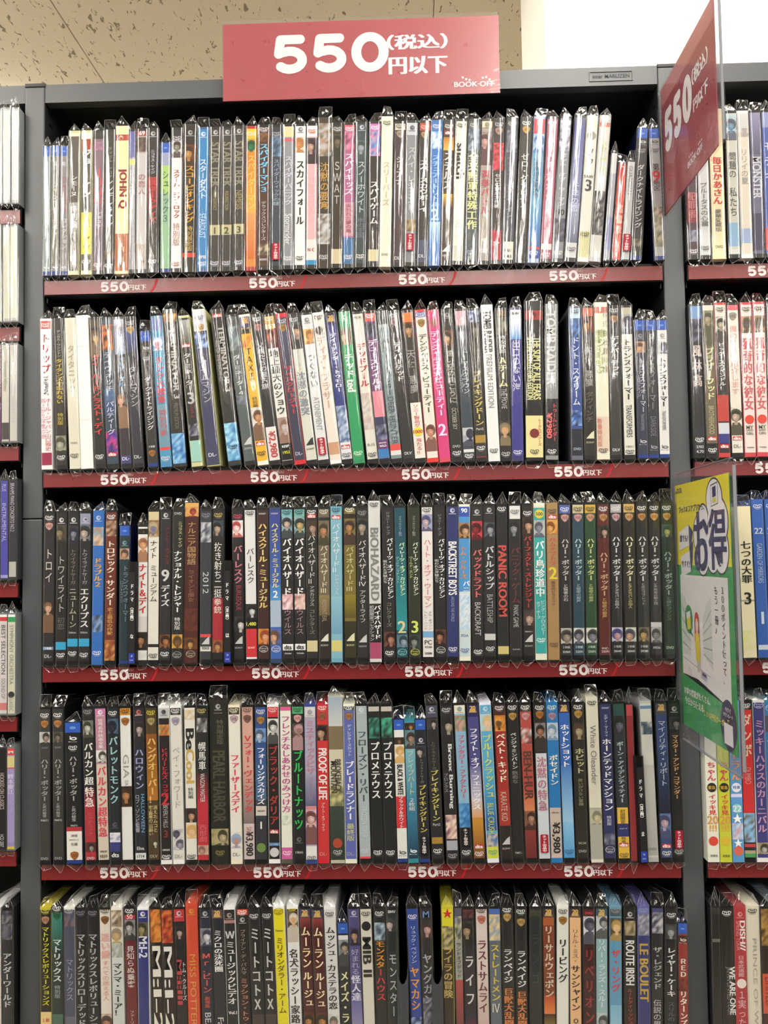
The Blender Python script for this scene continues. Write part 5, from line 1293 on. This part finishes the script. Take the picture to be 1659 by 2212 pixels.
seq = 0
for row, items in rows.items():
    items.sort()
    n = len(items)
    kindname = 'CDs' if row[0] == 'l' and row[1] != '7' else 'DVDs'
    for i, (X, lean, ty, spec) in enumerate(items):
        seq += 1
        R = random.Random(seq * 17 + 3)
        opt = ty.split(','); kind = opt[0]
        w, h, d = DIM[kind]
        body = '131314' if kind == 'D' else ('0d1638' if kind == 'B' else '202022')
        slip = nohead = False
        for q in opt[1:]:
            if q[:2] == 'w=': w = float(q[2:])
            elif q[:2] == 'h=': h = float(q[2:])
            elif q[:2] == 'k=':
                if not (kind == 'B' and 'nohead' not in opt): body = q[2:]
            elif q == 'n': slip = True
            elif q == 'nohead': nohead = True
        if row[0] == 'l' and kind == 'C':
            body = '74797b' if hexc(spec.split(' ')[0])[0] > .6 else '35373b'
        w /= 1000; h /= 1000; d /= 1000
        if row in ('1', 'r1'):
            h *= .975           # the top shelf holds slightly shorter cases
        mb, tx, stick = build_print(spec, w, h, kind, nohead, slip, R)
        zs = (ZLS[int(row[1]) - 1] if row[0] == 'l' else ZR[int(row[-1]) - 1] + SH) + ZO
        a = math.radians(lean)
        dz = abs(math.sin(a)) * w / 2 + .0001
        yo = -.0140 + R.uniform(-.0012, .0012)
        nm = 'cd_case' if kindname == 'CDs' else 'dvd_case'
        o = link(nm, case_mesh(w, h, d, slip), None, (X, yo, zs + dz), (0, a, 0))
        o.color = (*lin(hexc(body)), 1)
        link('spine_card', mb.mesh('spine_card', M['print']), o)
        if tx.v:
            link('title', tx.mesh('title', M['print']), o)
        fm = R.choice(FILMS[kind])
        fo = link('wrap_film', fm, o)
        nw, nh, nd = DIM[kind]
        fo.scale = ((-1 if R.random() < .5 else 1) * w * 1000 / nw, 1, h * 1000 / nh)
        for k, zc in stick:
            link('sticker', sticker_mesh(k), o, (0, -.0024, zc))
        # what singles this one out
        bgc = colname(hexc(spec.split(' ')[0]))
        tt = [t for t in spec.split(' ')[1:] if t[0] in 'TR'] or [t for t in spec.split(' ')[1:] if t[0] in 'tr']
        look = bgc + (' Blu-ray' if kind == 'B' else '') + ' spine'
        if kind == 'B': look = bgc + ' spine with blue header' if not nohead else bgc + ' narrow spine'
        elif tt:
            look += ' with ' + colname(hexc(tt[0].split(':')[1])) + ' title'
        thing = 'CD' if nm == 'cd_case' else 'DVD'
        sh = SHELF[row[-1]]
        if row[0] == 'r':
            lab = '%s, %s %s past the green poster post, %s' % (look, ordn(i + 1), thing, sh)
        elif row[0] == 'l':
            lab = '%s, %s %s from the CD-side post, CD bay, %s' % (look, ordn(n - i), thing, sh)
        elif i < n / 2:
            lab = '%s, %s DVD from the CD-side post, %s' % (look, ordn(i + 1), sh)
        else:
            lab = '%s, %s DVD from the green poster post, %s' % (look, ordn(n - i), sh)
        place = {'l': 'CD bay', 'r': 'bay past the poster'}.get(row[0], 'middle bay')
        tag(o, lab, thing, '%s on the %s of the %s' % (kindname, sh, place))
# copies done with: drop the lettering source

# ================================================================== index dividers between the discs
def divider(X, lean, row, kana, label):
    zs = ZR[row - 1] + SH + ZO
    t = link('index_divider', None, None, (X, -.0190, zs), (0, math.radians(lean), 0))
    tag(t, label, 'divider', 'black index dividers')
    h = .126
    mb = MB(); mb.box(-.0008, .0008, .0012, .130, .0003, h - .004)
    link('plate', mb.mesh('plate', M['black_plastic']), t)
    # folded front tab
    tb = MB(); x = .0062
    pr = [(-x, .004), (-x + .0015, .0006), (-x + .003, 0), (x - .003, 0), (x - .0015, .0006), (x, .004)]
    for i in range(5):
        a, b_ = pr[i], pr[i + 1]
        tb.poly([(a[0], a[1], .0003), (b_[0], b_[1], .0003), (b_[0], b_[1], h), (a[0], a[1], h)])
        tb.poly([(b_[0], b_[1] + .0012, .0003), (a[0], a[1] + .0012, .0003), (a[0], a[1] + .0012, h), (b_[0], b_[1] + .0012, h)])
        tb.poly([(a[0], a[1], h), (b_[0], b_[1], h), (b_[0], b_[1] + .0012, h), (a[0], a[1] + .0012, h)])
    link('front_tab', tb.mesh('front_tab', M['black_plastic']), t)
    lb = MB()
    lb.quad(-.0034, .0034, .004, .113, -.0002, hexc('242326'))
    text_vertical(lb, 'ドラマ', 0, .100, .076, .0044, -.0004, hexc('e8e8e4'), .03)
    text_vertical(lb, '（洋画）', 0, .074, .050, .0044, -.0004, hexc('e8e8e4'), .03)
    text_vertical(lb, kana, 0, .038, .032, .0046, -.0004, hexc('e8e8e4'), .03)
    lb.quad(-.0036, .0036, .002, .0145, -.00035, hexc('2c3c98'))
    text_flat(lb, 'DVD', 0, .006, .004, -.0005, hexc('c8d0f0'), .01)
    text_flat(lb, '洋', 0, .011, .0025, -.0005, hexc('c8d0f0'), .01)
    link('label_card', lb.mesh('label_card', M['print']), t)
divider(.1195, .4, 3, 'な', 'black index divider with white lettering, third shelf, beside the white-spined thin case')
divider(.2372, 0, 3, 'は', 'black index divider with white lettering, third shelf, beside the pink-lettered black spine')
divider(.7325, -1.3, 4, 'ま', 'tilted black index divider with white lettering on the fourth shelf')

def smoky_divider(X, label):
    zs = ZR[4] + SH + ZO
    t = link('index_divider', None, None, (X, -.0185, zs))
    tag(t, label, 'divider', 'smoky plastic index dividers')
    # tab with a scooped top edge
    mb = MB(); x = .0068; n = 10; h = .118
    prof = [(-x + 2 * x * i / n) for i in range(n + 1)]
    top = [h - .017 * (1 - abs(p / x) ** 2.2) for p in prof]
    for i in range(n):
        for y, s in ((0, 1), (.0016, -1)):
            q = [(prof[i], y, .0003), (prof[i + 1], y, .0003), (prof[i + 1], y, top[i + 1]), (prof[i], y, top[i])]
            mb.poly(q if s > 0 else q[::-1])
        mb.poly([(prof[i], 0, top[i]), (prof[i + 1], 0, top[i + 1]), (prof[i + 1], .0016, top[i + 1]), (prof[i], .0016, top[i])])
    link('front_tab', mb.mesh('front_tab', M['smoky']), t)
    for sx in (-x, x - .0012):
        pb = MB(); pb.box(sx, sx + .0012, .0016, .120, .0003, h - .002)
        link('side_plate', pb.mesh('side_plate', M['smoky']), t)
smoky_divider(.4440, 'smoky clear divider with scooped top between black and blue DVDs, bottom shelf')
smoky_divider(.4850, 'smoky clear divider with scooped top beside the yellow-topped DVD, bottom shelf')

# ================================================================== red price sign standing on the rail
def sign_lettering(mb, W, H, y, scale=1.0):
    """the 550 yen sign, W x H, origin at lower left, facing -y"""
    wh = hexc('f6f0ea')
    digits_550(mb, W * .181, H * .315, W * .412, H * .490, y, wh)
    text_flat(mb, '円以下', W * .708, H * .378, W * .207, y, wh, .045, H * .225)
    text_flat(mb, '（税込）', W * .706, H * .670, W * .215, y, wh, .035, H * .19)
    text_flat(mb, 'BOOK·OFF', W * .908, H * .118, W * .142, y, wh, .022, H * .065)
    for dx in (-.040, -.028, -.016, .032, .044, .056):
        mb.ellipse(W * (.908 + dx), H * (.185 + .018 * math.cos(dx * 160)), W * .0042, W * .0042, y, wh, 10)

sx0, sx1, sz0, sz1 = .2330, .5836, .9705 + ZO, 1.0745 + ZO
sg = link('price_sign', None, None, (sx0, -.006, sz0))
tag(sg, 'red price sign with large white numerals standing on the middle top rail', 'sign')
W, H = sx1 - sx0, sz1 - sz0
sb = MB(); sb.box(0, W, 0, .0012, 0, H - .0035, hexc('a8434c'))
sb.quad(W * .5095, W * .5105, 0, H * .235, -.00005, hexc('c86a72'))
link('board', sb.mesh('board', M['laminate']), sg)
sl = MB(); sign_lettering(sl, W, H, -.0003)
link('lettering', sl.mesh('lettering', M['print']), sg)
ab = MB(); ab.box(-.0006, W + .0006, -.0022, -.0010, -.0008, H); 
link('acrylic_cover', ab.mesh('acrylic_cover', M['acrylic']), sg)
cb = MB(); cb.box(W * .2, W * .3, .0012, .0052, -.0005, .020); link('clip', cb.mesh('clip', M['acrylic']), sg)
cb = MB(); cb.box(W * .7, W * .8, .0012, .0052, -.0005, .020); link('clip', cb.mesh('clip', M['acrylic']), sg)

# ================================================================== red price sign sticking out from the post
# built facing -y and turned so that it faces -x
sd = link('price_sign', None, None, (.7830, -.0050, .8036 + ZO), (0, 0, -math.pi / 2))
tag(sd, 'red price sign jutting out edge-on from the right post', 'sign')
W2, H2 = .2045, .1613
sb = MB()
sb.box(.004, W2 - .017, 0, .0012, .002, H2 - .0005, hexc('9c3843'))
link('board', sb.mesh('board', M['laminate']), sd)
sb = MB()
sb.quad(.004, W2 - .017, H2 - .024, H2 - .0005, -.00012, hexc('b87070'))  # lighter band painted in for the reflection across the sign's top
link('painted_reflection', sb.mesh('painted_reflection', M['print']), sd)
sl = MB()
wh = hexc('f2ecea')
digits_550(sl, .016, .072, .098, .053, -.0003, wh)
text_flat(sl, '円以下', .143, .0790, .046, -.0003, wh, .045, .026)
text_flat(sl, '（税込）', .143, .1115, .050, -.0003, wh, .035, .020)
text_flat(sl, 'BOOK·OFF', .120, .0230, .048, -.0003, wh, .022, .0075)
for dx in (-.018, -.013, -.008, .012, .017, .022):
    sl.ellipse(.120 + dx, .0305, .0014, .0014, -.0003, wh, 8)
link('lettering', sl.mesh('lettering', M['print']), sd)
for y0, y1 in ((-.0022, -.0010), (.0016, .0028)):
    ab = MB(); ab.box(0, W2, y0, y1, 0, H2); link('acrylic_sheet', ab.mesh('acrylic_sheet', M['acrylic']), sd)
cb = MB(); cb.box(W2 - .0020, W2, -.0009, .0015, .0005, H2 - .0005); link('edge', cb.mesh('edge', M['acrylic_edge']), sd)
cb = MB(); cb.box(-.004, .014, -.003, .0036, .02, .04); link('clip', cb.mesh('clip', M['acrylic']), sd)
cb = MB(); cb.box(-.004, .014, -.003, .0036, H2 - .04, H2 - .02); link('clip', cb.mesh('clip', M['acrylic']), sd)

# ================================================================== yellow and green poster in a clear holder on the post
po = link('poster_holder', None, None, (.7855, -.0050, .1662 + ZO), (0, 0, -math.pi / 2))
tag(po, 'yellow, white and green app poster in a clear holder jutting from the post', 'poster')
W3, H3 = .1950, .3180
px0, px1, pz0, pz1 = .003, .1790, .018, .3040
PW, PH = px1 - px0, pz1 - pz0
sb = MB()
def PX(u): return px0 + u * PW
def PZ(v): return pz1 - v * PH
def prect(u0, u1, v0, v1, col, lay):
    sb.quad(PX(u0), PX(u1), PZ(v1), PZ(v0), -.00008 * lay, hexc(col))
def ppoly(pts, col, lay):
    p = [(PX(u), -.00008 * lay, PZ(v)) for u, v in pts]
    area = sum(p[i][0] * p[(i + 1) % len(p)][2] - p[(i + 1) % len(p)][0] * p[i][2] for i in range(len(p)))
    sb.poly(p if area > 0 else p[::-1], hexc(col))
def pell(u, v, ru, rv, col, lay, n=24):
    sb.ellipse(PX(u), PZ(v), ru * PW, rv * PH, -.00008 * lay, hexc(col), n)
sb.box(px0, px1, 0, .0008, pz0, pz1, hexc('2f9450'))
prect(0, 1, 0, .335, 'e4d828', 1)
prect(.06, .93, .375, .785, 'e6e4e2', 2)
ppoly([(.06, .785), (.93, .785), (.93, .80), (.06, .80)], '2f8a4c', 2)
link('poster_sheet', sb.mesh('poster_sheet', M['print']), po)
sb = MB()
# headline
nav = hexc('2a2a58')
def pflat(txt, u, v, wu, col, bold, hmax, lay=8, aspect=None):
    text_flat(sb, txt, PX(u), PZ(v), wu * PW, -.00008 * lay, hexc(col), bold, hmax, aspect)
pflat('BOOK·OFF', .09, .030, .13, '3a3a40', .022, .004)
for du in (-.03, -.01, .025, .045):
    pell(.09 + du, .018, .007, .0045, '3a3a40', 8, 8)
pflat('ブックオフアプリなら、', .33, .105, .50, '2c2c34', .03, .013)
# white cloud and big characters
blobs = ((.55, .155, .085, .055), (.50, .215, .135, .085), (.52, .295, .110, .075), (.75, .085, .130, .075), (.80, .170, .165, .090), (.70, .270, .120, .090), (.84, .275, .120, .085))
for i, (u, v, ru, rv) in enumerate(blobs):
    pell(u, v, ru + .012, rv + .007, '34343c', 3 + i * .08)
for i, (u, v, ru, rv) in enumerate(blobs):
    pell(u, v, ru, rv, 'eceaee', 4 + i * .08)
pflat('お', .505, .240, .25, '2c2c5c', .045, .072, 8, 1.55)
pflat('得', .79, .235, .28, '2c2c5c', .035, .088, 8, 1.35)
ppoly([(.70, .030), (.82, .022), (.82, .105), (.70, .113)], '34343c', 5); ppoly([(.705, .034), (.815, .027), (.815, .101), (.705, .109)], 'e8e8ee', 5.4); ppoly([(.73, .040), (.79, .036), (.79, .075), (.73, .079)], '30306a', 6); ppoly([(.73, .082), (.79, .078), (.79, .096), (.73, .100)], 'd8cc2a', 6)
ppoly([(.07, .20), (.27, .17), (.27, .255), (.07, .275)], 'e8e6ea', 5); ppoly([(.27, .17), (.35, .20), (.31, .25), (.27, .255)], '34346a', 5)
ppoly([(.09, .30), (.29, .275), (.29, .36), (.09, .385)], 'e8e6ea', 5); ppoly([(.27, .26), (.35, .235), (.33, .31), (.29, .36)], '34346a', 5)
pflat('誰でも！', .17, .225, .17, '2c2c40', .03, .013)
pflat('今すぐ！', .19, .330, .17, '2c2c40', .03, .013)
# copy, two vertical columns
text_vertical(sb, '１００ポイント使って、', PX(.845), PZ(.405), PZ(.765), .0115, -.00064, hexc('3a3a3e'), .012)
text_vertical(sb, 'もう一冊♪', PX(.735), PZ(.405), PZ(.590), .0105, -.00064, hexc('3a3a3e'), .012)
# drawing: pale shelves, a shopper in yellow with red hair, a green balloon, books on the floor
ppoly([(.07, .45), (.15, .47), (.24, .55), (.24, .70), (.07, .70)], 'd0d6cf', 3)
for k in range(4):
    ppoly([(.07, .50 + k * .05), (.24, .57 + k * .035), (.24, .575 + k * .035), (.07, .507 + k * .05)], '9aa29a', 4)
ppoly([(.48, .55), (.56, .48), (.64, .45), (.64, .73), (.48, .68)], 'd0d6cf', 3)
for k in range(5):
    ppoly([(.48, .575 + k * .025), (.64, .50 + k * .05), (.64, .506 + k * .05), (.48, .58 + k * .025)], '9aa29a', 4)
pell(.215, .555, .075, .058, '2f8a4c', 5); ppoly([(.25, .60), (.31, .625), (.22, .61)], '2f8a4c', 5)
ppoly([(.17, .530), (.245, .520), (.255, .590), (.185, .600)], 'd8cc3a', 6); ppoly([(.17, .530), (.245, .520), (.248, .545), (.174, .555)], 'e8e6ea', 7)
pell(.37, .560, .045, .040, 'b8482c', 5); ppoly([(.325, .560), (.415, .560), (.420, .640), (.395, .640), (.39, .60), (.35, .60), (.345, .640), (.32, .640)], 'b8482c', 5)
pell(.37, .575, .028, .030, 'ecc8b4', 6)
ppoly([(.335, .605), (.405, .605), (.425, .66), (.415, .715), (.345, .715), (.325, .66)], 'd8c82a', 6)
ppoly([(.35, .715), (.41, .715), (.405, .755), (.355, .755)], 'b8c4b8', 6)
ppoly([(.07, .715), (.60, .757), (.60, .760), (.07, .718)], '8a8a88', 4)
ppoly([(.18, .745), (.25, .760), (.24, .790), (.17, .772)], 'd4d4d4', 5)
ppoly([(.43, .745), (.53, .755), (.52, .785), (.42, .775)], 'b8b0c8', 5); ppoly([(.45, .750), (.52, .757), (.515, .768), (.445, .762)], '4a4468', 6)
# green footer with copy and the navy oval
ppoly([(.06, .785), (.93, .785), (.93, .845), (.06, .755)], 'e6e4e2', 3)
pflat('お得な機能がたくさん、', .33, .852, .50, 'f0f4ec', .03, .010)
pflat('今日から使える', .27, .892, .36, 'f0f4ec', .03, .011)
pflat('１００円引クーポン！', .66, .905, .40, 'e0d83a', .03, .011)
pell(.87, .905, .125, .092, '28284e', 7)
pflat('今すぐ', .87, .850, .09, 'e8e8f0', .02, .008, 9)
pflat('ダウンロード', .87, .870, .15, 'e8e8f0', .02, .008, 9)
ppoly([(.855, .885), (.885, .885), (.87, .893)], 'd8cc2a', 9)
ppoly([(.80, .900), (.94, .900), (.94, .975), (.80, .975)], 'e8e6ea', 9)
link('poster_print', sb.mesh('poster_print', M['print']), po)
for y0, y1, nm in ((-.0032, -.0022, 'acrylic_sheet'), (.0012, .0022, 'acrylic_sheet')):
    import bmesh
    # sheet with rounded corners
    r = .008; pts = []
    for cx, cz, a0 in ((W3 - r, r, -90), (W3 - r, H3 - r, 0), (r, H3 - r, 90), (r, r, 180)):
        for i in range(5):
            an = math.radians(a0 + 90 * i / 4); pts.append((cx + r * math.cos(an), cz + r * math.sin(an)))
    ab = MB()
    ab.poly([(p[0], y0, p[1]) for p in pts]); ab.poly([(p[0], y1, p[1]) for p in pts[::-1]])
    for i in range(len(pts)):
        a, b_ = pts[i], pts[(i + 1) % len(pts)]
        ab.poly([(a[0], y0, a[1]), (a[0], y1, a[1]), (b_[0], y1, b_[1]), (b_[0], y0, b_[1])])
    link(nm, ab.mesh(nm, M['acrylic']), po)
cb = MB(); cb.box(W3 - .0006, W3 + .0002, -.0021, .0011, .008, H3 - .008); link('edge', cb.mesh('edge', M['acrylic_edge']), po)
cb = MB(); cb.box(.008, W3 - .008, -.0021, .0011, H3 - .0006, H3 + .0002); link('edge', cb.mesh('edge', M['acrylic_edge']), po)
cb = MB(); cb.box(.008, W3 - .008, -.0021, .0011, -.0002, .0006); link('edge', cb.mesh('edge', M['acrylic_edge']), po)
cb = MB(); cb.box(-.004, .010, -.004, .003, .24, .27); link('clip', cb.mesh('clip', M['acrylic']), po)
cb = MB(); cb.box(-.004, .010, -.004, .003, .05, .08); link('clip', cb.mesh('clip', M['acrylic']), po)

bpy.data.objects.remove(_fo)
bpy.context.view_layer.update()
